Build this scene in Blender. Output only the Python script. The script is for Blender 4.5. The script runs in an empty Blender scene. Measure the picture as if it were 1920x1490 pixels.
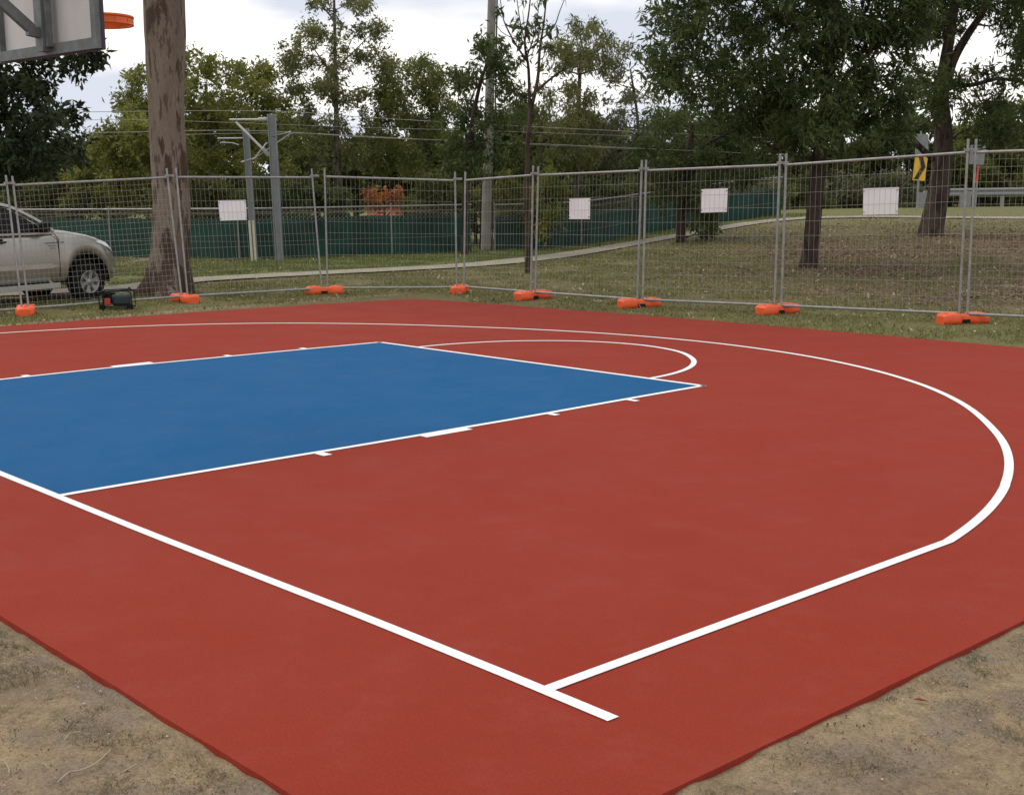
import bpy, math, random
import numpy as np
from mathutils import Vector, Matrix
random.seed(7)
rng = np.random.default_rng(11)
sc = bpy.context.scene
COL = sc.collection

# ------------------------------------------------------------------ camera
CAM = np.array([9.637, -2.975, 1.749])
YAW, PIT, ROL, FPX = 2.4072, 0.16190, -0.0120, 2431.2
PW, PH = 1920.0, 1490.0
fwd = np.array([math.cos(YAW)*math.cos(PIT), math.sin(YAW)*math.cos(PIT), -math.sin(PIT)])
r0 = np.array([math.sin(YAW), -math.cos(YAW), 0.0])
u0 = np.cross(r0, fwd)
RGT = r0*math.cos(ROL)+u0*math.sin(ROL)
UPV = -r0*math.sin(ROL)+u0*math.cos(ROL)
cam = bpy.data.cameras.new('camera')
co = bpy.data.objects.new('camera', cam)
COL.objects.link(co)
M = Matrix(((RGT[0], UPV[0], -fwd[0], CAM[0]), (RGT[1], UPV[1], -fwd[1], CAM[1]), (RGT[2], UPV[2], -fwd[2], CAM[2]), (0, 0, 0, 1)))
co.matrix_world = M
cam.sensor_width = 36.0
cam.lens = FPX/PW*36.0
cam.clip_start = 0.05
cam.clip_end = 5000
sc.camera = co

# ------------------------------------------------------------------ sky and sun
SUN_EL, SUN_AZ = math.radians(52), math.radians(250)
world = bpy.data.worlds.new('World')
sc.world = world
world.use_nodes = True
wn, wl = world.node_tree.nodes, world.node_tree.links
wn.clear()
wout = wn.new('ShaderNodeOutputWorld')
wbg = wn.new('ShaderNodeBackground')
wbg.inputs['Strength'].default_value = 0.10
sky = wn.new('ShaderNodeTexSky')
sky.sky_type = 'NISHITA'
sky.sun_disc = False
sky.sun_elevation = SUN_EL
sky.sun_rotation = SUN_AZ
wtc = wn.new('ShaderNodeTexCoord')
wmap = wn.new('ShaderNodeMapping')
wmap.inputs['Scale'].default_value = (1.6, 1.6, 6.5)
wmap.inputs['Location'].default_value = (0.35, 0.1, 0.55)
n1 = wn.new('ShaderNodeTexNoise')
n1.inputs['Scale'].default_value = 2.2
n1.inputs['Detail'].default_value = 5
n1.inputs['Roughness'].default_value = 0.5
cr = wn.new('ShaderNodeValToRGB')
cr.color_ramp.elements[0].position = 0.43
cr.color_ramp.elements[0].color = (7.2, 7.6, 8.6, 1)
cr.color_ramp.elements[1].position = 0.60
cr.color_ramp.elements[1].color = (12.9, 12.5, 11.9, 1)
n2 = wn.new('ShaderNodeTexNoise')
n2.inputs['Scale'].default_value = 1.1
n2.inputs['Detail'].default_value = 4
cr2 = wn.new('ShaderNodeValToRGB')
cr2.color_ramp.elements[0].position = 0.25
cr2.color_ramp.elements[0].color = (0.55, 0.55, 0.55, 1)
cr2.color_ramp.elements[1].position = 0.42
cr2.color_ramp.elements[1].color = (1, 1, 1, 1)
wmix = wn.new('ShaderNodeMix')
wmix.data_type = 'RGBA'
wl.new(wtc.outputs['Generated'], wmap.inputs['Vector'])
wl.new(wmap.outputs['Vector'], n1.inputs['Vector'])
wl.new(wmap.outputs['Vector'], n2.inputs['Vector'])
wl.new(n1.outputs['Fac'], cr.inputs['Fac'])
wl.new(n2.outputs['Fac'], cr2.inputs['Fac'])
wl.new(cr2.outputs['Color'], wmix.inputs['Factor'])
wl.new(sky.outputs['Color'], wmix.inputs['A'])
wl.new(cr.outputs['Color'], wmix.inputs['B'])
wl.new(wmix.outputs['Result'], wbg.inputs['Color'])
wl.new(wbg.outputs['Background'], wout.inputs['Surface'])

sl = bpy.data.lights.new('sun', 'SUN')
sl.energy = 1.45
sl.angle = math.radians(26)
sl.color = (1.0, 0.93, 0.83)
so = bpy.data.objects.new('sun', sl)
COL.objects.link(so)
sd = Vector((math.sin(SUN_AZ)*math.cos(SUN_EL), math.cos(SUN_AZ)*math.cos(SUN_EL), math.sin(SUN_EL)))
so.rotation_euler = sd.to_track_quat('Z', 'Y').to_euler()
so.location = (0, 0, 30)

sc.view_settings.view_transform = 'Standard'
sc.view_settings.look = 'None'
sc.view_settings.exposure = 0.04
sc.view_settings.gamma = 1.0
sc.cycles.max_bounces = 6
sc.cycles.transparent_max_bounces = 6

# ------------------------------------------------------------------ ground shape and placing helpers
FH = np.array([fwd[0], fwd[1]]); FH = FH/np.hypot(*FH)
RH = np.array([FH[1], -FH[0]])

def S(t):
    t = np.clip(t, 0, 1)
    return t*t*(3-2*t)

def LD(x, y):
    dx, dy = x-CAM[0], y-CAM[1]
    return dx*RH[0]+dy*RH[1], dx*FH[0]+dy*FH[1]

def terrain(x, y):
    L, D = LD(x, y)
    b = 0.70*S((L-0.3)/9.5)*S((D-18.5)/26.0)
    b = b-0.15*S((D-50)/12.0)*S((L-0.3)/9.5)
    return -0.017+b

def ray(px, py):
    a = (px-PW/2)/FPX; b = (PH/2-py)/FPX
    return a*RGT+b*UPV+fwd

def at(px, py, D):
    """point seen in direction px,py at horizontal distance D in front of the camera"""
    d = ray(px, py)
    t = D/(d[0]*FH[0]+d[1]*FH[1])
    return CAM+d*t

def gnd(px, py):
    """where the line of sight meets the ground"""
    d = ray(px, py)
    lo = 2.0
    for i in range(6000):
        t = 2.0+i*0.02
        P = CAM+d*t
        if P[2] < terrain(P[0], P[1]):
            return np.array([P[0], P[1], float(terrain(P[0], P[1]))])
    return CAM+d*100

def depth(P):
    return float(LD(P[0], P[1])[1])

def on_ground(px, D):
    P = at(px, 350, D)
    P[2] = float(terrain(P[0], P[1]))
    return P

# ------------------------------------------------------------------ object helpers
def tag(o, label=None, cat=None, group=None, kind=None):
    if label: o['label'] = label
    if cat: o['category'] = cat
    if group: o['group'] = group
    if kind: o['kind'] = kind
    return o

def empty(name, loc, label, cat, group=None, rz=0.0):
    o = bpy.data.objects.new(name, None)
    COL.objects.link(o)
    o.location = tuple(float(v) for v in loc)
    o.rotation_euler = (0, 0, rz)
    o.empty_display_size = 0.2
    tag(o, label, cat, group)
    return o

def np_mesh(name, V, F, mat, parent=None, smooth=False, local=False):
    """V (n,3), F (m,k) with one polygon size k"""
    V = np.asarray(V, dtype=np.float32).reshape(-1, 3)
    F = np.asarray(F, dtype=np.int32)
    if parent is not None and not local:
        V = V-np.array(parent.location, dtype=np.float32)
    me = bpy.data.meshes.new(name)
    k = F.shape[1]
    me.vertices.add(len(V)); me.vertices.foreach_set('co', V.ravel())
    me.loops.add(F.size); me.loops.foreach_set('vertex_index', F.ravel())
    me.polygons.add(len(F))
    me.polygons.foreach_set('loop_start', np.arange(0, F.size, k, dtype=np.int32))
    me.polygons.foreach_set('loop_total', np.full(len(F), k, dtype=np.int32))
    if smooth: me.polygons.foreach_set('use_smooth', np.ones(len(F), dtype=bool))
    me.update(calc_edges=True)
    me.materials.append(mat)
    o = bpy.data.objects.new(name, me)
    COL.objects.link(o)
    if parent is not None: o.parent = parent
    return o

class MB:
    def __init__(s): s.v = []; s.f = []; s.sm = []
    def add(s, V, F, smooth=False):
        n = len(s.v)
        s.v += [tuple(float(c) for c in p) for p in V]
        s.f += [tuple(i+n for i in f) for f in F]
        s.sm += [smooth]*len(F)
        return s
    def box(s, c, size, R=None):
        hx, hy, hz = size[0]/2, size[1]/2, size[2]/2
        P = [Vector((x*hx, y*hy, z*hz)) for x in (-1, 1) for y in (-1, 1) for z in (-1, 1)]
        if R is not None: P = [R @ p for p in P]
        P = [p+Vector(c) for p in P]
        return s.add(P, [(0, 1, 3, 2), (4, 6, 7, 5), (0, 4, 5, 1), (2, 3, 7, 6), (0, 2, 6, 4), (1, 5, 7, 3)])
    def bar(s, a, b, w, h, up=(0, 0, 1)):
        a, b = Vector(a), Vector(b)
        d = (b-a); L = d.length; d.normalize()
        u = Vector(up)
        if abs(d.dot(u)) > 0.98: u = Vector((1, 0, 0))
        sx = d.cross(u).normalized(); u = sx.cross(d).normalized()
        R = Matrix((d, sx, u)).transposed()
        return s.box((a+b)/2, (L, w, h), R)
    def tube(s, pts, rad, n=8, cap=True, smooth=True):
        pts = [Vector(p) for p in pts]
        if not hasattr(rad, '__len__'): rad = [rad]*len(pts)
        V = []; F = []
        prev = None
        for i, p in enumerate(pts):
            d = (pts[min(i+1, len(pts)-1)]-pts[max(i-1, 0)]).normalized()
            if prev is None:
                a = d.cross(Vector((0, 0, 1)))
                if a.length < 0.05: a = d.cross(Vector((1, 0, 0)))
            else:
                a = prev-d*prev.dot(d)
            a.normalize(); b = d.cross(a); prev = a
            for k in range(n):
                t = 2*math.pi*k/n
                V.append(p+(a*math.cos(t)+b*math.sin(t))*rad[i])
        for i in range(len(pts)-1):
            for k in range(n):
                k2 = (k+1) % n
                F.append((i*n+k, i*n+k2, (i+1)*n+k2, (i+1)*n+k))
        s.add(V, F, smooth)
        if cap:
            m = len(pts)-1
            s.add(V[:n][::-1], [tuple(range(n))])
            s.add(V[m*n:], [tuple(range(n))])
        return s
    def prism(s, poly, a, b):
        """poly: list of 3D points, a,b: offset vectors"""
        n = len(poly)
        V = [Vector(p)+Vector(a) for p in poly]+[Vector(p)+Vector(b) for p in poly]
        F = [tuple(range(n))[::-1], tuple(range(n, 2*n))]+[(i, (i+1) % n, n+(i+1) % n, n+i) for i in range(n)]
        return s.add(V, F)
    def lathe(s, prof, c, axis='z', n=16, smooth=True):
        V = []; F = []
        for (r, h) in prof:
            for k in range(n):
                t = 2*math.pi*k/n
                if axis == 'z': p = (r*math.cos(t), r*math.sin(t), h)
                elif axis == 'y': p = (r*math.cos(t), h, r*math.sin(t))
                else: p = (h, r*math.cos(t), r*math.sin(t))
                V.append(Vector(p)+Vector(c))
        for i in range(len(prof)-1):
            for k in range(n):
                F.append((i*n+k, i*n+(k+1) % n, (i+1)*n+(k+1) % n, (i+1)*n+k))
        return s.add(V, F, smooth)
    def shift(s, dx, dz):
        s.v = [(x+dx, y, z+dz) for x, y, z in s.v]
        return s
    def build(s, name, mat, parent=None, local=False, bevel=0):
        me = bpy.data.meshes.new(name)
        V = s.v
        if parent is not None and not local:
            l = parent.location
            V = [(x-l[0], y-l[1], z-l[2]) for x, y, z in V]
        me.from_pydata(V, [], s.f)
        me.polygons.foreach_set('use_smooth', s.sm)
        me.update()
        me.materials.append(mat)
        o = bpy.data.objects.new(name, me)
        COL.objects.link(o)
        if parent is not None: o.parent = parent
        if bevel:
            m = o.modifiers.new('bevel', 'BEVEL'); m.width = bevel; m.segments = 2; m.limit_method = 'ANGLE'
        return o

# ------------------------------------------------------------------ materials
def mat_base(name, rough=0.8, metal=0.0, spec=0.5):
    m = bpy.data.materials.new(name); m.use_nodes = True
    nt = m.node_tree
    b = nt.nodes['Principled BSDF']
    b.inputs['Roughness'].default_value = rough
    b.inputs['Metallic'].default_value = metal
    b.inputs['Specular IOR Level'].default_value = spec
    return m, nt, b

def noise(nt, scale, detail=3, rough=0.5, vec=None, dist=0.0):
    n = nt.nodes.new('ShaderNodeTexNoise')
    n.inputs['Scale'].default_value = scale
    n.inputs['Detail'].default_value = detail
    n.inputs['Roughness'].default_value = rough
    n.inputs['Distortion'].default_value = dist
    if vec is None:
        g = nt.nodes.new('ShaderNodeNewGeometry'); vec = g.outputs['Position']
    nt.links.new(vec, n.inputs['Vector'])
    return n.outputs['Fac']

def ramp(nt, fac, stops):
    r = nt.nodes.new('ShaderNodeValToRGB')
    e = r.color_ramp.elements
    while len(e) < len(stops): e.new(0.5)
    for i, (p, c) in enumerate(stops):
        e[i].position = p
        e[i].color = (c[0], c[1], c[2], 1) if hasattr(c, '__len__') else (c, c, c, 1)
    nt.links.new(fac, r.inputs['Fac'])
    return r.outputs['Color']

def mixc(nt, f, a, b, mode='MIX'):
    m = nt.nodes.new('ShaderNodeMix'); m.data_type = 'RGBA'; m.blend_type = mode
    for k, v in (('Factor', f), ('A', a), ('B', b)):
        if isinstance(v, (int, float)): m.inputs[k].default_value = v
        elif isinstance(v, tuple): m.inputs[k].default_value = (*v[:3], 1)
        else: nt.links.new(v, m.inputs[k])
    return m.outputs['Result']

def bump(nt, b, h, strength=0.3, dist=0.02):
    n = nt.nodes.new('ShaderNodeBump')
    n.inputs['Strength'].default_value = strength
    n.inputs['Distance'].default_value = dist
    nt.links.new(h, n.inputs['Height'])
    nt.links.new(n.outputs['Normal'], b.inputs['Normal'])

def simple(name, c, rough=0.7, metal=0.0, var=0.15, scale=8, spec=0.5, bmp=0.0, bscale=40):
    m, nt, b = mat_base(name, rough, metal, spec)
    f = noise(nt, scale, 4)
    lo = tuple(v*(1-var) for v in c); hi = tuple(min(1, v*(1+var)) for v in c)
    nt.links.new(ramp(nt, f, [(0.3, lo), (0.7, hi)]), b.inputs['Base Color'])
    if bmp: bump(nt, b, noise(nt, bscale, 3), bmp, 0.01)
    return m

def paint(name, c, var=0.035):
    m, nt, b = mat_base(name, 0.8, 0, 0.10)
    big = noise(nt, 0.7, 5, 0.6); med = noise(nt, 9, 4, 0.6); fine = noise(nt, 420, 2, 0.7)
    col = ramp(nt, big, [(0.3, tuple(v*(1-var) for v in c)), (0.7, tuple(v*(1+var) for v in c))])
    col = mixc(nt, 0.5, col, ramp(nt, med, [(0.35, tuple(v*(1-var) for v in c)), (0.65, tuple(v*(1+var) for v in c))]))
    col = mixc(nt, 1.0, col, ramp(nt, fine, [(0.25, 0.80), (0.75, 1.18)]), 'MULTIPLY')
    col = mixc(nt, 1.0, col, ramp(nt, noise(nt, 95, 3, 0.8), [(0.28, 0.84), (0.72, 1.16)]), 'MULTIPLY')
    dust = ramp(nt, noise(nt, 3.1, 7, 0.75), [(0.50, 0.0), (0.78, 0.045)])
    col = mixc(nt, dust, col, (0.42, 0.34, 0.27))
    spk = ramp(nt, noise(nt, 34, 2, 0.5), [(0.76, 0.0), (0.79, 0.30)])
    col = mixc(nt, spk, col, tuple(v*0.55 for v in c))
    nt.links.new(col, b.inputs['Base Color'])
    bump(nt, b, noise(nt, 180, 4, 0.8), 0.5, 0.004)
    nt.links.new(ramp(nt, noise(nt, 1.3, 4), [(0.3, 0.72), (0.7, 0.88)]), b.inputs['Roughness'])
    return m

RED = paint('court_red_paint', (0.256, 0.0315, 0.0175))
BLUE = paint('court_blue_paint', (0.008, 0.090, 0.232))
LINE = paint('court_white_paint', (0.84, 0.84, 0.83), 0.03)
GALV = simple('galvanised_steel', (0.30, 0.30, 0.29), 0.5, 0.5, 0.18, 14)
WIRE = simple('fence_wire', (0.32, 0.305, 0.265), 0.6, 0.2, 0.1, 5)
ORANGE = simple('orange_plastic', (0.80, 0.105, 0.022), 0.5, 0, 0.12, 6, bmp=0.2)
ORANGE_RING = simple('orange_ring_paint', (0.75, 0.13, 0.012), 0.45, 0, 0.1, 10)
SIGNW = simple('white_sheet', (0.82, 0.81, 0.82), 0.5, 0, 0.03, 4)
BOARD = simple('backboard_panel', (0.52, 0.50, 0.49), 0.6, 0, 0.08, 3)
STEELG = simple('grey_steel_frame', (0.13, 0.14, 0.14), 0.55, 0.3, 0.25, 12)
DKEDGE = simple('dark_edge', (0.03, 0.02, 0.04), 0.5)
CLOTH = simple('green_shade_cloth', (0.010, 0.050, 0.038), 0.85, 0, 0.45, 1.1, bmp=0.3, bscale=6)  # strong tone variation paints the posts' shadows into the cloth colour
CONC = simple('pale_concrete', (0.27, 0.24, 0.18), 0.9, 0, 0.2, 3, bmp=0.2)
POLEC = simple('utility_pole_concrete', (0.24, 0.23, 0.20), 0.85, 0, 0.2, 3)
MAST = simple('mast_steel', (0.26, 0.28, 0.29), 0.5, 0.4, 0.1, 3)
CREAM = simple('cream_cover', (0.60, 0.58, 0.44), 0.6, 0, 0.1, 6)
CERAM = simple('white_insulator', (0.62, 0.62, 0.6), 0.3)
BLACK = simple('black_rubber', (0.010, 0.010, 0.010), 0.85, spec=0.15)
BLACKP = simple('black_plastic', (0.010, 0.010, 0.010), 0.55, spec=0.2)
YEL = simple('yellow_sign', (0.85, 0.50, 0.03), 0.4, 0, 0.05)
SBLK = simple('sign_black', (0.015, 0.014, 0.014), 0.5)
SBACK = simple('sign_back_aluminium', (0.24, 0.25, 0.255), 0.5, 0.3, 0.1)
REDT = simple('red_tape', (0.65, 0.08, 0.03), 0.5)
ROOF = simple('terracotta_roof', (0.50, 0.13, 0.06), 0.8, 0, 0.3, 5)
BRICK = simple('orange_brick', (0.42, 0.17, 0.10), 0.9, 0, 0.25, 9)
GLASS = None
m, nt, b = mat_base('dark_glass', 0.10, 0, 0.12)
b.inputs['Base Color'].default_value = (0.012, 0.013, 0.014, 1)
GLASS = m
m, nt, b = mat_base('champagne_car_paint', 0.33, 0.70, 0.5)
nt.links.new(ramp(nt, noise(nt, 3, 3), [(0.3, (0.36, 0.35, 0.31)), (0.7, (0.39, 0.38, 0.34))]), b.inputs['Base Color'])
b.inputs['Coat Weight'].default_value = 0.5
b.inputs['Coat Roughness'].default_value = 0.12
CARP = m
m, nt, b = mat_base('headlight_glass', 0.12, 0.1, 0.7)
b.inputs['Base Color'].default_value = (0.68, 0.70, 0.70, 1)
LAMP = m
ALLOY = simple('alloy_wheel', (0.30, 0.30, 0.29), 0.4, 0.5, 0.05)
MOULD = simple('pale_side_moulding', (0.40, 0.39, 0.35), 0.4, 0.2, 0.05)
DGREEN = simple('dark_green_casing', (0.012, 0.030, 0.030), 0.45, 0.1, 0.2)
REDP = simple('red_plastic', (0.45, 0.03, 0.02), 0.5)

def leafmat(name, c, c2=None, trans=0.45, rough=0.55):
    """leaf colour varies from clump to clump and from leaf to leaf"""
    m, nt, b = mat_base(name, rough, 0, 0.25)
    c2 = c2 or (c[0]*1.7, c[1]*1.45, c[2]*1.1)
    dk = tuple(v*0.6 for v in c)
    f1 = noise(nt, 1.3, 2); f2 = noise(nt, 38, 1)
    col = ramp(nt, f1, [(0.32, c), (0.68, c2)])
    col = mixc(nt, 1.0, col, ramp(nt, f2, [(0.3, 0.55), (0.5, 1.0), (0.68, 1.8)]), 'MULTIPLY')
    nt.links.new(col, b.inputs['Base Color'])
    tr = nt.nodes.new('ShaderNodeBsdfTranslucent')
    nt.links.new(col, tr.inputs['Color'])
    mx = nt.nodes.new('ShaderNodeMixShader'); mx.inputs[0].default_value = trans
    nt.links.new(b.outputs[0], mx.inputs[1]); nt.links.new(tr.outputs[0], mx.inputs[2])
    nt.links.new(mx.outputs[0], nt.nodes['Material Output'].inputs['Surface'])
    return m

LF_DARK = leafmat('leaf_dark', (0.045, 0.064, 0.022), (0.1, 0.126, 0.04))
LF_GUM = leafmat('leaf_gum_olive', (0.105, 0.12, 0.045), (0.225, 0.225, 0.085))
LF_YEL = leafmat('leaf_yellow_green', (0.115, 0.135, 0.03), (0.245, 0.245, 0.06))
LF_MID = leafmat('leaf_mid_green', (0.095, 0.118, 0.032), (0.2, 0.215, 0.06))
LF_BIG = leafmat('leaf_broad_dark', (0.022, 0.034, 0.014), (0.046, 0.064, 0.022), 0.2)
LF_GREY = leafmat('leaf_grey_green', (0.095, 0.105, 0.058), (0.17, 0.17, 0.09))
LF_LIME = leafmat('leaf_lime', (0.103, 0.138, 0.023), (0.196, 0.196, 0.034))
LF_ORA = leafmat('leaf_orange', (0.250, 0.070, 0.020), (0.420, 0.170, 0.050))
LF_SHRUB = leafmat('leaf_shrub', (0.058, 0.072, 0.022), (0.125, 0.135, 0.04))
GRASSM = leafmat('grass_blades', (0.105, 0.120, 0.036), (0.200, 0.195, 0.068), 0.3)
LITTER2 = leafmat('pale_dry_leaf', (0.26, 0.19, 0.115), (0.42, 0.33, 0.22), 0.1)
GRASSG = leafmat('grass_blades_green', (0.095, 0.130, 0.034), (0.17, 0.19, 0.055), 0.3)
DRYG = leafmat('dry_grass', (0.17, 0.135, 0.075), (0.085, 0.090, 0.035), 0.2)
LITTER = leafmat('dry_leaf', (0.120, 0.075, 0.042), (0.25, 0.175, 0.10), 0.1)

def barkmat(name, c, dark, scale=3.0, thr=(0.50, 0.56), zs=0.35, low=0.0):
    m, nt, b = mat_base(name, 0.85, 0, 0.3)
    g = nt.nodes.new('ShaderNodeNewGeometry')
    mp = nt.nodes.new('ShaderNodeMapping'); mp.inputs['Scale'].default_value = (1, 1, zs)
    nt.links.new(g.outputs['Position'], mp.inputs['Vector'])
    v = mp.outputs['Vector']
    base = ramp(nt, noise(nt, scale*0.6, 3, 0.5, v), [(0.3, tuple(k*0.75 for k in c)), (0.7, tuple(k*1.2 for k in c))])
    fine = ramp(nt, noise(nt, scale*14, 4, 0.7, v), [(0.3, 0.75), (0.7, 1.2)])
    base = mixc(nt, 1.0, base, fine, 'MULTIPLY')
    pf = noise(nt, scale, 6, 0.62, v, 0.3)
    if low:      # loose old bark stays on the lowest metres of the trunk
        sx = nt.nodes.new('ShaderNodeSeparateXYZ'); nt.links.new(g.outputs['Position'], sx.inputs[0])
        mr = nt.nodes.new('ShaderNodeMapRange'); nt.links.new(sx.outputs['Z'], mr.inputs['Value'])
        mr.inputs['From Min'].default_value = 0.0; mr.inputs['From Max'].default_value = 2.6
        mr.inputs['To Min'].default_value = low; mr.inputs['To Max'].default_value = 0.0
        ad = nt.nodes.new('ShaderNodeMath'); ad.operation = 'ADD'
        nt.links.new(pf, ad.inputs[0]); nt.links.new(mr.outputs['Result'], ad.inputs[1]); pf = ad.outputs[0]
    patch = ramp(nt, pf, [(thr[0], 0.0), (thr[1], 1.0)])
    col = mixc(nt, patch, base, dark)
    col = mixc(nt, ramp(nt, noise(nt, scale*3.2, 4, 0.6, v), [(0.56, 0.0), (0.61, 0.8)]), col, tuple(k*1.3 for k in dark))
    nt.links.new(col, b.inputs['Base Color'])
    bump(nt, b, noise(nt, scale*9, 5, 0.7, v), 0.5, 0.03)
    return m

BARK_GUM = barkmat('bark_pinkish_gum', (0.200, 0.160, 0.125), (0.065, 0.040, 0.028), 4.6, (0.55, 0.59), 0.22, 0.115)
BARK_DK = barkmat('bark_dark', (0.060, 0.038, 0.028), (0.020, 0.013, 0.011), 5)
BARK_RED = barkmat('bark_reddish', (0.078, 0.055, 0.042), (0.030, 0.018, 0.014), 6)
BARK_GR = barkmat('bark_grey', (0.15, 0.13, 0.10), (0.05, 0.04, 0.03), 5)

# ------------------------------------------------------------------ ground
m, nt, b = mat_base('ground_surface', 0.95, 0, 0.2)
at_ = nt.nodes.new('ShaderNodeAttribute'); at_.attribute_name = 'zone'
sep = nt.nodes.new('ShaderNodeSeparateColor')
nt.links.new(at_.outputs['Color'], sep.inputs['Color'])
fA = noise(nt, 1.7, 6, 0.6); fB = noise(nt, 14, 5, 0.65); fC = noise(nt, 70, 4, 0.7); fD = noise(nt, 260, 2, 0.6)
grassc = ramp(nt, fB, [(0.30, (0.098, 0.090, 0.032)), (0.52, (0.160, 0.145, 0.056)), (0.75, (0.26, 0.215, 0.10))])
greenc = ramp(nt, fB, [(0.30, (0.085, 0.105, 0.030)), (0.55, (0.150, 0.170, 0.050)), (0.78, (0.23, 0.23, 0.09))])
dirtc = ramp(nt, fA, [(0.30, (0.200, 0.152, 0.096)), (0.50, (0.268, 0.200, 0.122)), (0.66, (0.330, 0.243, 0.140))])
dirtc = mixc(nt, 1.0, dirtc, ramp(nt, fB, [(0.28, 0.66), (0.5, 1.0), (0.72, 1.18)]), 'MULTIPLY')
dirtc = mixc(nt, ramp(nt, noise(nt, 4.0, 4, 0.6), [(0.45, 0.0), (0.62, 0.75)]), dirtc, (0.21, 0.165, 0.125))
littc = ramp(nt, fB, [(0.28, (0.055, 0.038, 0.023)), (0.50, (0.122, 0.086, 0.050)), (0.72, (0.23, 0.168, 0.100))])
c = mixc(nt, sep.outputs['Blue'], grassc, greenc)
c = mixc(nt, sep.outputs['Green'], c, littc)
# patchy earth: the zone value is broken up by noise
md = nt.nodes.new('ShaderNodeMath'); md.operation = 'MULTIPLY_ADD'
nt.links.new(fA, md.inputs[0]); md.inputs[1].default_value = -0.9
nt.links.new(sep.outputs['Red'], md.inputs[2])
dm = ramp(nt, md.outputs[0], [(0.0, 0.0), (0.22, 1.0)])
c = mixc(nt, dm, c, dirtc)
c = mixc(nt, 1.0, c, ramp(nt, fC, [(0.28, 0.66), (0.5, 1.0), (0.72, 1.26)]), 'MULTIPLY')
c = mixc(nt, 1.0, c, ramp(nt, fD, [(0.3, 0.8), (0.7, 1.18)]), 'MULTIPLY')
nt.links.new(c, b.inputs['Base Color'])
hh = nt.nodes.new('ShaderNodeMath'); hh.operation = 'ADD'
nt.links.new(fB, hh.inputs[0]); nt.links.new(fC, hh.inputs[1])
bump(nt, b, hh.outputs[0], 0.6, 0.03)
GROUND = m

def axis_lines(lo, hi, flo, fhi, fine, mid, mlo, mhi):
    a = list(np.arange(flo, fhi, fine))
    x = flo; step = fine; left = []
    while x > lo:
        step = min(step*1.25, mid if x > mlo else 1e9); x -= step; left.append(x)
    x = a[-1]; step = fine; right = []
    while x < hi:
        step = min(step*1.25, mid if x < mhi else 1e9); x += step; right.append(x)
    return np.array(left[::-1]+a+right)

gx = axis_lines(-2500, 2500, 3.6, 8.9, 0.045, 0.5, -45, 25)
gy = axis_lines(-2500, 2500, -3.0, 2.6, 0.045, 0.5, -12, 60)
X, Y = np.meshgrid(gx, gy, indexing='ij')
Z = terrain(X, Y)
Lg, Dg = LD(X, Y)

def vnoise(x, y, s, seed):
    r = np.random.default_rng(seed).random((64, 64))
    xs, ys = x/s, y/s
    xi, yi = np.floor(xs).astype(int), np.floor(ys).astype(int)
    fx, fy = S(xs-xi), S(ys-yi)
    a = r[xi % 64, yi % 64]; b_ = r[(xi+1) % 64, yi % 64]; c_ = r[xi % 64, (yi+1) % 64]; d_ = r[(xi+1) % 64, (yi+1) % 64]
    return (a*(1-fx)+b_*fx)*(1-fy)+(c_*(1-fx)+d_*fx)*fy-0.5

near = 1-S((Dg-6)/4.0)
mic = vnoise(X, Y, 0.5, 1)*0.006+vnoise(X, Y, 0.17, 2)*0.011+vnoise(X, Y, 0.09, 3)*0.013
Z = Z+near*(mic-0.002)+(1-near)*vnoise(X, Y, 1.3, 4)*0.012*(Dg < 60)
Z = np.where((X > -7.45) & (X < 7.27) & (Y > -1.05) & (Y < 9.6), np.minimum(Z, -0.03), Z)
nx, ny = len(gx), len(gy)
idx = np.arange(nx*ny).reshape(nx, ny)
F = np.stack([idx[:-1, :-1].ravel(), idx[1:, :-1].ravel(), idx[1:, 1:].ravel(), idx[:-1, 1:].ravel()], 1)
ground = np_mesh('ground', np.stack([X.ravel(), Y.ravel(), Z.ravel()], 1), F, GROUND, smooth=True)
tag(ground, kind='structure')

# path first, so that the green verge beyond it can be masked
path_px = [(-260, 560), (-60, 555), (100, 549), (250, 540), (366, 526.5), (600, 513.5), (860, 500), (1000, 487), (1100, 473), (1200, 455.5), (1300, 438), (1400, 421), (1480, 412), (1560, 408.5), (1650, 407.5), (1760, 408.5), (1950, 410)]
PC = np.array([gnd(*q) for q in path_px])

def catmull(P, n=8):
    P = np.asarray(P, float)
    Q = np.vstack([2*P[0]-P[1], P, 2*P[-1]-P[-2]])
    out = []
    for i in range(1, len(Q)-2):
        for k in range(n):
            t = k/n
            out.append(0.5*((2*Q[i])+(-Q[i-1]+Q[i+1])*t+(2*Q[i-1]-5*Q[i]+4*Q[i+1]-Q[i+2])*t*t+(-Q[i-1]+3*Q[i]-3*Q[i+1]+Q[i+2])*t**3))
    out.append(Q[-2])
    return np.array(out)

PS = catmull(PC, 10)
# how far each ground point lies beyond the path, seen from the court
Lp, Dp = LD(PS[:, 0], PS[:, 1])
o_ = np.argsort(Lp)
Dpath = np.interp(Lg.ravel(), Lp[o_], Dp[o_]).reshape(Lg.shape)
zr = np.zeros_like(Lg)
zr = np.maximum(zr, 0.80*(1-S((Dg-8)/5.0)))                         # bare earth near the camera
dl = np.abs(X+7.75)                                                # worn strip along the far left edge of the slab
zr = np.maximum(zr, 0.85*np.exp(-((X+7.75)/0.30)**2)*(Y < 10))
zr = np.maximum(zr, 0.72*S((-5.2-Lg)/1.5)*S((Dg-29)/2.0)*(1-S((Dg-36)/2.0)))
zg = S((Lg-1.2)/6.0)*S((Dg-16.5)/2.6)*(1-S((Dg-(Dpath-10.0))/7.0))*np.clip(1.15+1.6*vnoise(X, Y, 1.7, 40), 0, 1)
zg = np.maximum(zg, 0.35*S((Dg-17)/2.0)*(1-S((Dg-26)/4.0))*S((Lg+6)/5))
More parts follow.
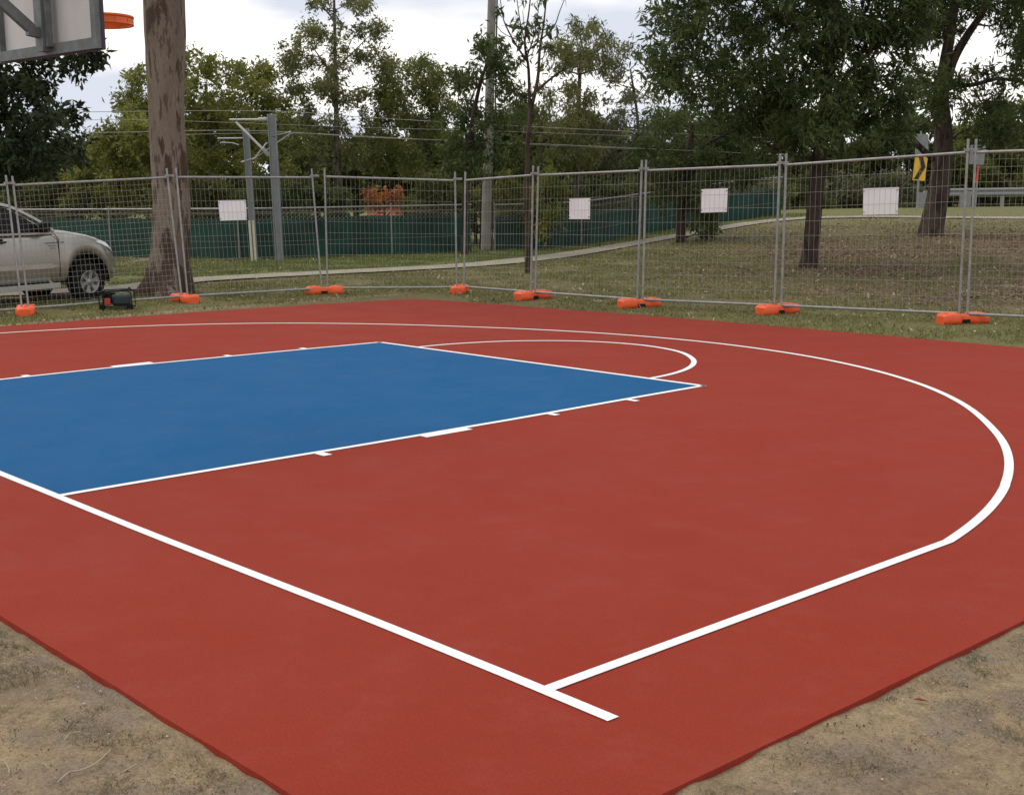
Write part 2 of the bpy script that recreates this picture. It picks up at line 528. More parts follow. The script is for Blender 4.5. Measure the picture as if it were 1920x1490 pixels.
zb = S((Dg-Dpath)/1.5)*(1-0.75*S((Lg-7)/5))
zone = np.stack([np.clip(zr, 0, 1.3), zg, zb, np.ones_like(zg)], -1).reshape(-1, 4).astype(np.float32)
ca = ground.data.color_attributes.new('zone', 'FLOAT_COLOR', 'POINT')
ca.data.foreach_set('color', zone.ravel())

def ribbon(name, P, hw, mat, lift, parent=None, kind=None, ends=0.0):
    P = np.asarray(P, float)
    T = np.gradient(P[:, :2], axis=0); T /= np.hypot(T[:, 0], T[:, 1])[:, None]
    N = np.stack([-T[:, 1], T[:, 0]], 1)
    hw = np.broadcast_to(hw, (len(P),))
    rows = []
    for f in (-1, -0.5, 0, 0.5, 1):
        q = P[:, :2]+N*hw[:, None]*f
        z = terrain(q[:, 0], q[:, 1])+lift if P.shape[1] == 3 else np.full(len(q), lift)
        rows.append(np.column_stack([q, z]))
    V = np.stack(rows, 1).reshape(-1, 3)
    n = len(P); F = []
    for i in range(n-1):
        for k in range(4):
            a = i*5+k; F.append((a, a+1, a+6, a+5))
    o = np_mesh(name, V, F, mat, parent, local=parent is None)
    if kind: tag(o, kind=kind)
    return o

ribbon('path', PS, 0.55, CONC, 0.028, kind='structure')

# ------------------------------------------------------------------ court
def poly_jitter(P, step, amp, skip=()):
    out = []
    for i in range(len(P)):
        a, b_ = np.array(P[i]), np.array(P[(i+1) % len(P)])
        L = np.hypot(*(b_-a)); n = max(2, int(L/step)); N = np.array([-(b_-a)[1], (b_-a)[0]])/L
        ph = rng.random(3)*6
        for k in range(n):
            t = k/n; s_ = t*L
            w = (math.sin(s_*2.1+ph[0])*0.5+math.sin(s_*5.3+ph[1])*0.3+rng.normal()*0.35)*amp
            out.append(a+(b_-a)*t+N*(w if k else 0))
    return out

corners = [(7.30, -1.08), (7.30, 10.12), (3.2, 10.12), (-0.5, 10.13), (-2.2, 10.06), (-4.1, 9.90), (-5.3, 9.84), (-6.62, 9.62), (-6.98, 8.11), (-7.24, 6.43), (-7.42, 4.87), (-7.50, 3.43), (-7.5, -1.08)]
E_ = poly_jitter(corners, 0.10, 0.0028)
court = empty('court', (0, 0, 0), None, None)
tag(court, kind='structure')
mb = MB(); n = len(E_)
V = [(x, y, 0.0) for x, y in E_]
cx_, cy_ = 0.0, 4.5
low = []
for x, y in E_:
    d = Vector((x-cx_, y-cy_)); d.normalize()
    fl = 0.006+0.010*rng.random()
    low.append((x+(fl if x > 7 else (-fl if x < -6 else 0)), y+(-fl if y < 0 else (fl if y > 9.5 else 0)), -0.075))
mb.add(V+low, [tuple(range(n))]+[(i, n+i, n+(i+1) % n, (i+1) % n) for i in range(n)])
slab = mb.build('slab', RED, court)

def flat(name, poly, mat, z):
    mb = MB(); mb.add([(x, y, z) for x, y in poly], [tuple(range(len(poly)))])
    return mb.build(name, mat, court)

HW = 0.027
flat('key_area', [(2.42, 0.0), (2.43, 1.5), (2.455, 3.2), (2.44, 5.77), (-2.29, 5.77), (-2.40, 4.75), (-2.55, 3.1), (-2.60, 2.2), (-2.60, 0.0)], BLUE, 0.002)
base_pts = np.array([[-7.45, -0.02], [-2, -0.02], [1.554, -0.022], [2.204, -0.02], [3.323, -0.022], [4.005, -0.017], [4.853, -0.006], [5.4, 0.002], [6.148, 0.0], [6.442, -0.003], [6.835, -0.010]])
ribbon('baseline', catmull(base_pts, 6), HW, LINE, 0.004, court)
def line(name, pts, hw=HW, n=8): return ribbon(name, catmull(np.array(pts, float), n), hw, LINE, 0.0043, court)
line('key_line', [(2.412, 0.005), (2.412, 0.29), (2.434, 1.53), (2.450, 2.03), (2.457, 2.6), (2.461, 3.2), (2.463, 3.6), (2.454, 4.3), (2.444, 5.02), (2.44, 5.795)])
line('key_line', [(-2.60, 0.005), (-2.60, 0.8), (-2.575, 1.54), (-2.58, 2.17), (-2.57, 2.65), (-2.52, 3.3), (-2.395, 4.75), (-2.325, 5.4), (-2.29, 5.795)])
line('free_throw_line', [(-2.312, 5.772), (0, 5.772), (2.462, 5.772)])
ft = []
for k in range(41):
    a = math.pi*k/40
    rr = np.interp(math.degrees(a), [0, 35, 50, 65, 87, 110, 130, 157, 180], [1.815, 1.78, 1.77, 1.785, 1.77, 1.72, 1.655, 1.60, 1.60])
    ft.append((rr*math.cos(a), 5.80+rr*math.sin(a)))
line('free_throw_arc', ft, n=3)
tp = [(6.496-0.004*k/12, 0.02+2.70*k/12) for k in range(12)]
for a in np.linspace(10.1, 169.0, 230):
    rr = np.interp(a, [10, 16.7, 27.8, 39.6, 48.4, 55, 63, 72.8, 85.5, 96, 107, 116, 129, 141, 156, 169], [6.595, 6.595, 6.59, 6.60, 6.66, 6.70, 6.725, 6.735, 6.70, 6.63, 6.57, 6.545, 6.665, 6.79, 6.84, 6.81])
    tp.append((rr*math.cos(math.radians(a)), 1.575+rr*math.sin(math.radians(a))))
tp = np.array(tp); k5 = np.ones(9)/9
sm_ = tp.copy()
for c_ in (0, 1): sm_[30:-10, c_] = np.convolve(tp[:, c_], k5, 'same')[30:-10]
ribbon('three_point_line', sm_, HW, LINE, 0.0043, court)
line('three_point_line', [(-6.69, 0.02), (-6.69, 1.5), (-6.687, 2.9)])
def mark(x0, x1, y0, y1): flat('lane_mark', [(x0, y0), (x1, y0), (x1, y1), (x0, y1)], LINE, 0.0037)
for (ya, yb) in ((1.72, 1.79), (2.60, 3.03), (3.84, 3.90), (4.75, 4.81)):
    mark(2.46, 2.575 if yb-ya < .2 else 2.56, ya, yb)
for (ya, yb) in ((1.79, 1.86), (2.70, 3.13), (3.92, 3.98), (4.82, 4.88)):
    xb = float(np.interp(ya, [1.5, 2.65, 3.3, 4.75], [-2.575, -2.57, -2.52, -2.395]))-0.02
    mark(xb-0.10, xb, ya, yb)

# ------------------------------------------------------------------ basketball hoop (its board is seen from behind)
hoop = empty('basketball_hoop', (-0.05, -1.35, -0.045), 'basketball backboard on a grey steel frame with an orange ring, seen from behind', 'basketball hoop')
TILT = 0.022
def bp(x, y, z):   # board space: x across, y depth, z up from its bottom edge; board hangs slightly askew
    return Vector((x-0.035, 1.16+y, 2.722+z-(x-0.9)*TILT))
mb = MB()
def bbox(mb, x0, x1, y0, y1, z0, z1):
    P = [bp(x, y, z) for x in (x0, x1) for y in (y0, y1) for z in (z0, z1)]
    mb.add(P, [(0, 1, 3, 2), (4, 6, 7, 5), (0, 4, 5, 1), (2, 3, 7, 6), (0, 2, 6, 4), (1, 5, 7, 3)])
bbox(mb, -0.90, 0.90, 0.0, 0.014, 0.0, 1.15); mb.build('board', BOARD, hoop)
mb = MB()
bbox(mb, 0.82, 0.897, -0.045, -0.002, 0.0, 1.15); bbox(mb, -0.897, -0.82, -0.045, -0.002, 0, 1.15)
bbox(mb, -0.819, 0.819, -0.045, -0.002, 0.0, 0.075); bbox(mb, -0.819, 0.819, -0.045, -0.002, 1.075, 1.15)
mb.build('board_frame', STEELG, hoop)
mb = MB(); bbox(mb, 0.901, 0.905, -0.006, 0.018, -0.006, 1.155); bbox(mb, -0.9, 0.9, -0.006, 0.018, -0.009, -0.003); mb.build('edge_trim', DKEDGE, hoop)
mb = MB(); bbox(mb, 0.02, 0.15, -0.11, -0.047, 0.02, 1.14); bbox(mb, 0.154, 0.19, -0.09, -0.047, 0.05, 0.75); mb.build('centre_channel', STEELG, hoop)
mb = MB()
for s in (-0.02,):
    mb.bar(bp(0.085, -0.16, 0.175), (0.0, 0.03, 3.76), 0.065, 0.07)
    mb.bar(bp(0.085, -0.19, 0.165), bp(0.085, -0.10, 0.15), 0.065, 0.07)
mb.build('brace', STEELG, hoop)
mb = MB(); mb.bar(bp(0.07, -0.11, 1.05), (-0.05, -1.30, 3.85), 0.1, 0.1); mb.build('arm', STEELG, hoop)
mb = MB(); mb.tube([(-0.05, -1.35, -0.1), (-0.05, -1.35, 3.98)], 0.085, 14); mb.build('pole', STEELG, hoop)
# ring
RC = Vector((-0.03, 1.585, 3.05)); mb = MB()
rp = [(RC.x+0.228*math.cos(t), RC.y+0.228*math.sin(t), RC.z) for t in np.linspace(0, 2*math.pi, 33)]
mb.tube(rp, 0.011, 8, False)
rp2 = [(x, y, z-0.055) for x, y, z in rp]
mb.tube(rp2, 0.008, 6, False)
for t in np.linspace(0, 2*math.pi, 13)[:-1]:
    x, y = RC.x+0.228*math.cos(t), RC.y+0.228*math.sin(t)
    mb.tube([(x, y, RC.z), (x, y, RC.z-0.055)], 0.006, 5)
nr_ = len(rp)
mb.add([(x, y, z) for x, y, z in rp]+rp2, [(i, i+1, nr_+i+1, nr_+i) for i in range(nr_-1)], True)
mb.build('ring', ORANGE_RING, hoop)
mb = MB()
yb = 1.195
mb.prism([(RC.x-0.14, yb, RC.z-0.012), (RC.x+0.14, yb, RC.z-0.012), (RC.x+0.20, RC.y-0.10, RC.z-0.012), (RC.x-0.20, RC.y-0.10, RC.z-0.012)], (0, 0, 0), (0, 0, 0.010))
for s in (-1, 1):
    mb.prism([(RC.x+s*0.14, yb, RC.z-0.012), (RC.x+s*0.205, RC.y-0.08, RC.z-0.012), (RC.x+s*0.205, RC.y-0.08, RC.z-0.045), (RC.x+s*0.14, yb, RC.z-0.12)], (-0.004, 0, 0), (0.004, 0, 0))
mb.box((RC.x, yb+0.004, RC.z-0.06), (0.30, 0.012, 0.14))
mb.build('ring_bracket', ORANGE_RING, hoop)

# ------------------------------------------------------------------ temporary fence
# joints: world position of the gap between two panels
J = [at(-330, 640, 16.6), None, None, None, None, None, None, None, None, None]
feet_px = [None, (49, 590), (347, 567), (609, 551), (862, 549), (999, 560.5), (1199, 576), (1458, 588.5), (1805, 606)]
for i in range(1, 9): J[i] = gnd(*feet_px[i])
J[0] = J[1]-(J[2]-J[1])*0.98
J[9] = J[8]+(J[8]-J[7])/np.linalg.norm(J[8]-J[7])*2.42
for j in J: j[2] = float(terrain(j[0], j[1]))
tilt = [0.25, 0.27, 0.24, 0.10, 0.08, 0.10, 0.09, 0.06, 0.05]
HJ = [1.86, 1.87, 1.97, 1.95, 1.86, 1.92, 1.955, 1.995, 2.10, 2.12]
offs = [-0.02, -0.03, 0, 0, 0, 0, 0, 0.0, 0.0]
panel_labels = [
 'temporary mesh fence panel cut by the left picture edge, in front of the pickup door',
 'square mesh temporary fence panel in front of the pickup nose and the gum trunk',
 'temporary mesh fence panel carrying a white sheet between the gum trunk and the steel masts',
 'temporary mesh fence panel in front of the orange leaved shrub, without any sheet',
 'narrow looking temporary fence panel right of the fence corner, in front of the utility pole',
 'temporary fence panel carrying the smallest white sheet, behind the thin reddish gum',
 'temporary mesh fence panel carrying a white sheet in front of the low dark tree',
 'temporary mesh fence panel carrying the largest white sheet, in front of the chevron sign',
 'square mesh temporary fence panel at the right edge, in front of the guard rail']
panels = []
for i in range(9):
    A, B = J[i].copy(), J[i+1].copy()
    d = B-A; L = np.linalg.norm(d); d /= L
    nrm = np.array([-d[1], d[0], 0.0])
    nrm /= np.linalg.norm(nrm)
    mid = (A+B)/2
    if np.dot(nrm[:2], mid[:2]-np.array([0, 4])) < 0: nrm = -nrm
    A = A+d*0.05; B = B-d*0.05
    if i in (4,): A = A+d*0.06
    up = np.array([0, 0, 1.0])*1.0+nrm*tilt[i]/2.1
    up /= np.linalg.norm(up)
    H = 2.0; HA, HB = HJ[i], HJ[i+1]
    zb = 0.115 if i > 3 else 0.10
    t = empty('temporary_fence', A, panel_labels[i], 'fence panel', 'temporary mesh fence panels round the court')
    def q(u, h): return A+(B-A)*u+up*(h*(HA+(HB-HA)*u)/2.0)
    for u in (0.0, 1.0):
        mb = MB(); mb.tube([q(u, -0.01), q(u, H+0.14+0.02*rng.random())], 0.0165, 8); mb.build('post', GALV, t)
    mb = MB(); mb.tube([q(0, H)+d*0.02, q(1, H)-d*0.02], 0.018, 8); mb.build('top_rail', GALV, t)
    mb = MB(); mb.tube([q(0, zb)+d*0.02, q(1, zb)-d*0.02], 0.018, 8); mb.build('bottom_rail', GALV, t)
    mb = MB(); W = np.linalg.norm(B-A)
    nv = int(W/0.072)
    hs = 0.085 if i in (1, 8, 0) else 0.182
    for k in range(1, nv):
        u = k/nv; mb.tube([q(u, zb+0.015), q(u, H-0.015)], 0.0018, 4, False, False)
    nh = int(round((H-zb)/hs))
    for k in range(1, nh):
        h = zb+(H-zb)*k/nh
        mb.tube([q(0.008, h)+nrm*0.004, q(0.5, h+0.004*rng.normal())+nrm*0.004, q(0.992, h)+nrm*0.004], 0.0018, 4, False, False)
    mb.build('wire_mesh', WIRE, t)
    # clamp that holds this panel to the next one
    if i < 8:
        Q = q(1, H+0.03); mb = MB()
        mb.bar(Q-d*0.035, Q+d*0.115, 0.05, 0.035, up=(0, 0, 1)); mb.tube([Q+d*0.04-nrm*0.05, Q+d*0.04+nrm*0.05], 0.009, 6)
        mb.build('clamp', GALV, t)
    panels.append((A, B, up, nrm, d, H))

# orange feet
def make_foot_mesh():
    prof = []
    xs = [-0.32, -0.30, -0.24, -0.17, -0.10, -0.06, 0.06, 0.10, 0.17, 0.24, 0.30, 0.32]
    ws = [0.085, 0.115, 0.130, 0.132, 0.125, 0.075, 0.075, 0.125, 0.132, 0.130, 0.115, 0.085]
    hh = [0.100, 0.122, 0.132, 0.134, 0.130, 0.112, 0.112, 0.130, 0.134, 0.132, 0.122, 0.100]
    V = []; n = 8
    for x, w, h in zip(xs, ws, hh):
        V += [(x, -w, 0.0), (x, -w*1.03, h*0.35), (x, -w, h*0.82), (x, -w*0.82, h), (x, w*0.82, h), (x, w, h*0.82), (x, w*1.03, h*0.35), (x, w, 0.0)]
    F = []
    for i in range(len(xs)-1):
        for k in range(n):
            F.append((i*n+k, i*n+(k+1) % n, (i+1)*n+(k+1) % n, (i+1)*n+k))
    return V, F, [tuple(range(n)), tuple(range((len(xs)-1)*n, len(xs)*n))[::-1]]
foot_lab = [
 'orange plastic fence foot left of the generator, nearest the left picture edge',
 'orange plastic fence foot at the base of the big gum trunk, right of the generator',
 'orange plastic fence foot below the panel joint left of the orange leaved shrub',
 'orange plastic fence foot seen end on at the far corner of the fence',
 'orange plastic fence foot beneath the thin reddish gum',
 'orange plastic fence foot in front of the low dark tree, third from the right',
 'orange plastic fence foot below the dark tree trunk, second from the right',
 'largest orange plastic fence foot, nearest the right picture edge']
proto_foot = None
for i in range(1, 9):
    a, b_ = J[i]-J[i-1], J[i+1]-J[i]
    ph_ = math.radians([0, -72, -52, 4, 84, 42, 20, 32, 14][i])
    fd = RH*math.cos(ph_)+FH*math.sin(ph_); ang = math.atan2(fd[1], fd[0])
    lab = foot_lab[i-1]
    if proto_foot is None:
        o = empty('fence_block', J[i], lab, 'fence foot', 'orange feet under the temporary fence', ang)
        V, F, CF = make_foot_mesh(); mb = MB(); mb.add(V, F, True); mb.add([V[i] for i in CF[0]], [tuple(range(8))]); mb.add([V[i] for i in CF[1]], [tuple(range(8))])
        for sx in (-1, 1):
            for kx in (0.12, 0.235):
                mb.lathe([(0.0, 0.1335), (0.018, 0.1335), (0.022, 0.137), (0.026, 0.1335)], (sx*kx, 0, 0.0), 'z', 10)
        mb.build('block', ORANGE, o, True)
        mb = MB(); mb.box((0, 0, 0.030), (0.11, 0.158, 0.05)); mb.build('socket', BLACKP, o, True)
        proto_foot = o
    else:
        o = proto_foot.copy(); COL.objects.link(o); o['label'] = lab
        o.location = tuple(J[i]); o.rotation_euler = (0, 0, ang)
        for ch in proto_foot.children:
            c_ = ch.copy(); COL.objects.link(c_); c_.parent = o
    if i == 4: o.scale = (0.92, 0.95, 0.95)

# white sheets hung on the far side of the mesh
def ray_panel(px, py, pan):
    A, B, up, nrm, d, H = pan
    N = np.cross(d, up); r_ = ray(px, py)
    t = np.dot(A+nrm*0.02-CAM, N)/np.dot(r_, N)
    return CAM+r_*t
for (pi_, c4, lab) in [
    (2, [(409, 376), (461, 375), (463, 412.5), (413, 414)], 'blank white sheet on the fence left of the steel masts'),
    (5, [(1067, 372.5), (1106, 371.5), (1105.5, 411), (1066.5, 411)], 'blank white sheet on the fence nearest the thin reddish gum'),
    (6, [(1315, 355), (1364, 353), (1362.5, 397.5), (1314, 399)], 'blank white sheet on the fence in front of the low dark tree'),
    (7, [(1618, 353.5), (1685, 351), (1683, 401.5), (1618, 403)], 'largest blank white sheet, on the fence left of the chevron sign')]:
    P = [ray_panel(x, y, panels[pi_]) for x, y in c4]
    o_e = P[3]; nrm = panels[pi_][3]
    n = 6; V = []; F = []
    for s_ in (0, 1):
        for a in range(n+1):
            for b2 in range(n+1):
                u, v = a/n, b2/n
                q_ = (P[3]*(1-u)+P[2]*u)*(1-v)+(P[0]*(1-u)+P[1]*u)*v
                w = 0.004*math.sin(u*5+1)*math.sin(v*4)
                V.append(q_+nrm*(w+0.004*s_+0.006))
    k = (n+1)**2
    for a in range(n):
        for b2 in range(n):
            i0 = a*(n+1)+b2
            F.append((i0, i0+1, i0+n+2, i0+n+1)); F.append((k+i0, k+i0+n+1, k+i0+n+2, k+i0+1))
    e = empty('fence_sign', o_e, lab, 'sign', 'white sheets hung on the temporary fence')
    np_mesh('sheet', V, F, SIGNW, e, True)
    mb = MB()
    for (a, b2) in ((0, 3), (1, 2)):
        for f in (0.08, 0.92):
            q_ = P[a]*(1-f)+P[b2]*f; q2 = P[1-a if a < 2 else 2]
            c_ = q_+(sum(P)/4-q_)*0.06
            mb = MB(); mb.tube([c_-nrm*0.012, c_+nrm*0.02], 0.006, 5); mb.build('cable_tie', BLACKP, e)

# ------------------------------------------------------------------ pickup behind the fence
TH = math.radians(55)
hd = RH*math.cos(TH)+FH*math.sin(TH)
WP = at(166, 563, 21.35)
rot = math.atan2(hd[1], hd[0])
nfar = np.array([-hd[1], hd[0]])
if np.dot(nfar, FH) < 0: nfar = -nfar
LY = 1 if np.dot(nfar, [-hd[1], hd[0]]) > 0 else -1      # far side is +y in local coordinates when 1
GZ = -0.05
org = np.array([WP[0], WP[1]])+nfar*0.70
car = empty('pickup_truck', (org[0], org[1], GZ), 'champagne silver double cab pickup parked behind the fence beside the big gum trunk', 'pickup truck', None, rot)
TOPX = [(-3.72, 0.92), (-3.70, 1.02), (-2.25, 1.04), (-1.9, 1.075), (-0.90, 1.085), (-0.66, 1.115), (-0.50, 1.115), (-0.33, 1.09), (0.04, 1.02), (0.22, 0.965), (0.38, 0.895), (0.52, 0.815), (0.63, 0.715), (0.70, 0.61), (0.735, 0.50), (0.735, 0.40)]
TOPX = [(x, z+0.075*min(1.0, max(0.0, (z-0.5)/0.25))) for x, z in TOPX]
tx = [p[0] for p in TOPX]; tz = [p[1] for p in TOPX]
def topz(x): return float(np.interp(x, tx, tz))
WR = 0.322; AR = 0.405; AZ = 0.325
def botz(x):
    z = 0.37
    if x > 0.3: z = 0.33+0.03*(x-0.3)/0.45
    for cx in (0.0, -2.68):
        d = abs(x-cx)
        if d < AR: z = max(z, AZ+1.13*math.sqrt(AR*AR-d*d))
    return z
def halfw(x):
    w = 0.765
    if x > 0.22: w = 0.765-0.27*((x-0.22)/0.515)**2.6
    if x < -3.6: w = 0.745
    return w
stx = sorted(set([round(v, 4) for v in np.concatenate([np.arange(-3.72, 0.735, 0.06), np.linspace(-AR, AR, 37), np.linspace(-2.68-AR, -2.68+AR, 25), [0.63, 0.66, 0.69, 0.715, 0.735]])]))
rows = []
for x in stx:
    b0, t0, w = botz(x), topz(x), halfw(x)
    t0 = max(t0, b0+0.05)
    hgt = t0-b0
    fl = 0.0
    for cx in (0.0, -2.68):
        fl = max(fl, 0.028*math.exp(-((abs(x-cx)-AR*0.8)/0.16)**2) if abs(x-cx) < 0.62 else 0)
    pr = []
    for (fz, fw_) in ((0.0, 0.91), (0.08, 0.955), (0.17, 0.985), (0.28, 1.0), (0.42, 1.003), (0.60, 0.995), (0.76, 0.985), (0.86, 0.968), (0.93, 0.935), (0.975, 0.885), (1.0, 0.80)):
        z = b0+hgt*fz
        add = fl*max(0, 1-abs(z-(AZ+AR*0.75))/0.45)
        pr.append((w*fw_+add, z))
    full = [(x, -y, z) for y, z in pr]+[(x, -w*0.4, t0+0.022), (x, 0, t0+0.03), (x, w*0.4, t0+0.022)]+[(x, y, z) for y, z in pr[::-1]]
    rows.append(full)
m_ = len(rows[0]); V = [p for r_ in rows for p in r_]; F = []
for i in range(len(rows)-1):
    for k in range(m_-1):
        F.append((i*m_+k, i*m_+k+1, (i+1)*m_+k+1, (i+1)*m_+k))
mb = MB(); mb.add(V, F, True)
mb.add(rows[-1], [tuple(range(m_))]); mb.add(rows[0], [tuple(range(m_))[::-1]])
body = mb.build('body', CARP, car, True)
mb = MB()   # dark underside and wheel housings
mb.box((-1.34, 0, 0.40), (1.75, 1.38, 0.16)); mb.box((-3.35, 0, 0.42), (0.5, 1.36, 0.16)); mb.box((0.46, 0, 0.44), (0.16, 1.15, 0.16))
mb.box((0, 0, 0.62), (0.86, 1.02, 0.34)); mb.box((-2.68, 0, 0.62), (0.86, 1.02, 0.34)); mb.tube([(0, -0.6, 0.33), (0, 0.6, 0.33)], 0.05, 8); mb.tube([(-2.68, -0.6, 0.33), (-2.68, 0.6, 0.33)], 0.06, 8)
mb.build('chassis', BLACKP, car, True)
for sy in (-1, 1):
    for cx in (0.0, -2.68):
        mb = MB()
        pr = [(AR*1.0*math.cos(t), AR*1.13*math.sin(t)) for t in np.linspace(-0.05, math.pi+0.05, 21)]
        for (a, b2) in zip(pr[:-1], pr[1:]):
            mb.add([(cx+a[0], sy*0.752, AZ+a[1]), (cx+b2[0], sy*0.752, AZ+b2[1]), (cx+b2[0], sy*0.5, AZ+b2[1]), (cx+a[0], sy*0.5, AZ+a[1])], [(0, 1, 2, 3)], True)
        mb.build('wheel_arch_liner', BLACKP, car, True)
# cabin: glass block, roof and pillars
CX, CZ = 0.0, 0.065
def ring_sec(z, x0, x1, w, r=0.10):
    return [(x1, -w+r, z), (x1-r*0.9, -w, z), (x0+r*0.4, -w, z), (x0, -w+r*0.5, z), (x0, w-r*0.5, z), (x0+r*0.4, w, z), (x1-r*0.9, w, z), (x1, w-r, z)]
secs = [ring_sec(1.04, -2.26, -0.66, 0.720), ring_sec(1.22, -2.24, -0.82, 0.695), ring_sec(1.335, -2.22, -1.02, 0.668), ring_sec(1.44, -2.19, -1.22, 0.638), ring_sec(1.51, -2.16, -1.39, 0.615), ring_sec(1.555, -2.12, -1.58, 0.595)]
V = [p for s_ in secs for p in s_]; F = []
for i in range(len(secs)-1):
    for k in range(8): F.append((i*8+k, i*8+(k+1) % 8, (i+1)*8+(k+1) % 8, (i+1)*8+k))
mb = MB(); mb.add(V, F); mb.shift(CX, CZ).build('cabin_glass', GLASS, car, True)
rs = [ring_sec(1.538, -2.20, -1.46, 0.620), ring_sec(1.565, -2.19, -1.52, 0.605), ring_sec(1.59, -2.15, -1.62, 0.55), ring_sec(1.60, -2.08, -1.72, 0.45)]
V = [p for s_ in rs for p in s_]; F = [tuple(range(8))[::-1], tuple(range(24, 32))]
for i in range(3):
    for k in range(8): F.append((i*8+k, i*8+(k+1) % 8, (i+1)*8+(k+1) % 8, (i+1)*8+k))
mb = MB(); mb.add(V, F, True); mb.shift(CX, CZ).build('roof', CARP, car, True)
for sy in (-1, 1):
    mb = MB()
    pl = [(-0.60, sy*0.735, 1.095), (-0.78, sy*0.712, 1.225), (-0.97, sy*0.684, 1.335), (-1.17, sy*0.655, 1.442), (-1.34, sy*0.634, 1.512), (-1.52, sy*0.618, 1.552), (-1.72, sy*0.610, 1.566)]
    for a, b2 in zip(pl[:-1], pl[1:]): mb.bar(a, b2, 0.045, 0.042, up=(0, sy, 0.3))
    mb.shift(CX, CZ).build('windscreen_pillar', CARP, car, True)
    mb = MB(); mb.bar((-1.94, sy*0.725, 1.06), (-1.90, sy*0.618, 1.55), 0.03, 0.05, up=(0, sy, 0)); mb.bar((-2.24, sy*0.715, 1.0), (-2.18, sy*0.612, 1.55), 0.04, 0.10, up=(0, sy, 0))
    mb.shift(CX, CZ).build('door_pillar', CARP if sy else CARP, car, True)
    # shoulder strip below the side glass
    mb = MB(); mb.bar((-0.62, sy*0.732, 1.072), (-2.24, sy*0.732, 1.085), 0.03, 0.04, up=(0, sy, 0)); mb.shift(CX, CZ).build('window_ledge', MOULD, car, True)
    # mirror
    mb = MB(); mb.box((-0.82, sy*0.84, 1.185), (0.09, 0.15, 0.15)); mb.bar((-0.76, sy*0.72, 1.12), (-0.79, sy*0.82, 1.14), 0.08, 0.05)
    mb.shift(CX, CZ).build('door_mirror', BLACKP, car, True, 0.02)
    mb = MB(); mb.prism([(-0.66, sy*0.738, 1.085), (-0.86, sy*0.735, 1.085), (-0.84, sy*0.712, 1.21)], (0, -0.008, 0), (0, 0.008, 0)); mb.shift(CX, CZ).build('quarter_trim', BLACKP, car, True)
    # door outline
    yd = sy*0.766; mb = MB()
    pts = [(-0.55, 0.50), (-0.55, 0.98), (-0.62, 1.06)]
    for a, b2 in zip(pts[:-1], pts[1:]): mb.bar((a[0], yd, a[1]), (b2[0], yd, b2[1]), 0.010, 0.010, up=(0, sy, 0))
    mb.shift(CX, CZ).build('door_gap', BLACKP, car, True); mb = MB()
    mb.bar((-1.84, yd, 0.50), (-1.84, yd, 1.03), 0.010, 0.010, up=(0, sy, 0)); mb.shift(CX, CZ).build('door_gap', BLACKP, car, True); mb = MB(); mb.bar((-0.55, yd-sy*0.02, 0.385), (-0.55, yd, 0.50), 0.01, 0.01, up=(0, sy, 0)); mb.shift(CX, CZ).build('door_gap', BLACKP, car, True); mb = MB()
    mb.bar((-2.28, yd-sy*0.004, 0.42), (-2.28, yd-sy*0.01, 0.94), 0.014, 0.012, up=(0, sy, 0))
    mb.shift(CX, CZ).build('door_gap', BLACKP, car, True)
    mb = MB(); mb.bar((-1.50, sy*0.785, 0.965), (-1.76, sy*0.785, 0.967), 0.022, 0.035); mb.bar((-1.55, sy*0.772, 0.985), (-1.71, sy*0.772, 0.985), 0.02, 0.06); mb.shift(CX, CZ).build('door_handle', BLACKP, car, True, 0.006)
    # moulding strip, side step
    mb = MB(); mb.prism([(-0.56, sy*0.770, 0.555), (-0.72, sy*0.770, 0.600), (-2.2, sy*0.770, 0.605), (-2.2, sy*0.770, 0.530), (-0.72, sy*0.770, 0.525)], (0, -0.012, 0), (0, 0.012, 0)); mb.shift(CX, 0.06).build('side_moulding', MOULD, car, True)
    mb = MB(); mb.box((-1.40, sy*0.80, 0.262), (1.50, 0.13, 0.04)); mb.box((-1.40, sy*0.865, 0.255), (1.53, 0.02, 0.085)); mb.bar((-0.72, sy*0.8, 0.27), (-0.70, sy*0.6, 0.35), 0.04, 0.03); mb.bar((-1.95, sy*0.8, 0.27), (-1.95, sy*0.6, 0.35), 0.04, 0.03)
    mb.shift(CX, 0.06).build('side_step', MOULD, car, True, 0.006)
    # headlight and bumper corner
    V = []
    for x, zlo, zhi in ((0.18, 0.955, 1.01), (0.29, 0.92, 0.99), (0.41, 0.865, 0.945), (0.52, 0.795, 0.87), (0.60, 0.75, 0.785)):
        w = halfw(x)
        V += [(x, sy*(w*1.0+0.012), zlo), (x, sy*(w*0.975+0.012), (zlo+zhi)/2), (x, sy*(w*0.93+0.012), zhi)]
    F = []
    for i in range(4):
        for k in range(2): F.append((i*3+k, i*3+k+1, (i+1)*3+k+1, (i+1)*3+k))
    mb = MB(); mb.add(V, F, True); mb.build('headlight', LAMP, car, True)
    for x0, x1, z0 in ((0.50, 0.67, 0.60), (0.48, 0.69, 0.44)):
        mb = MB(); mb.bar((x0, sy*(halfw(x0)*1.0+0.003), z0), (x1, sy*(halfw(x1)*1.0+0.003), z0-0.01), 0.012, 0.012)
        mb.build('bumper_gap', BLACKP, car, True)
mb = MB(); mb.box((0.728, 0, 0.60), (0.03, 0.66, 0.15)); mb.box((0.730, 0, 0.43), (0.03, 0.70, 0.05)); mb.build('grille', BLACKP, car, True)
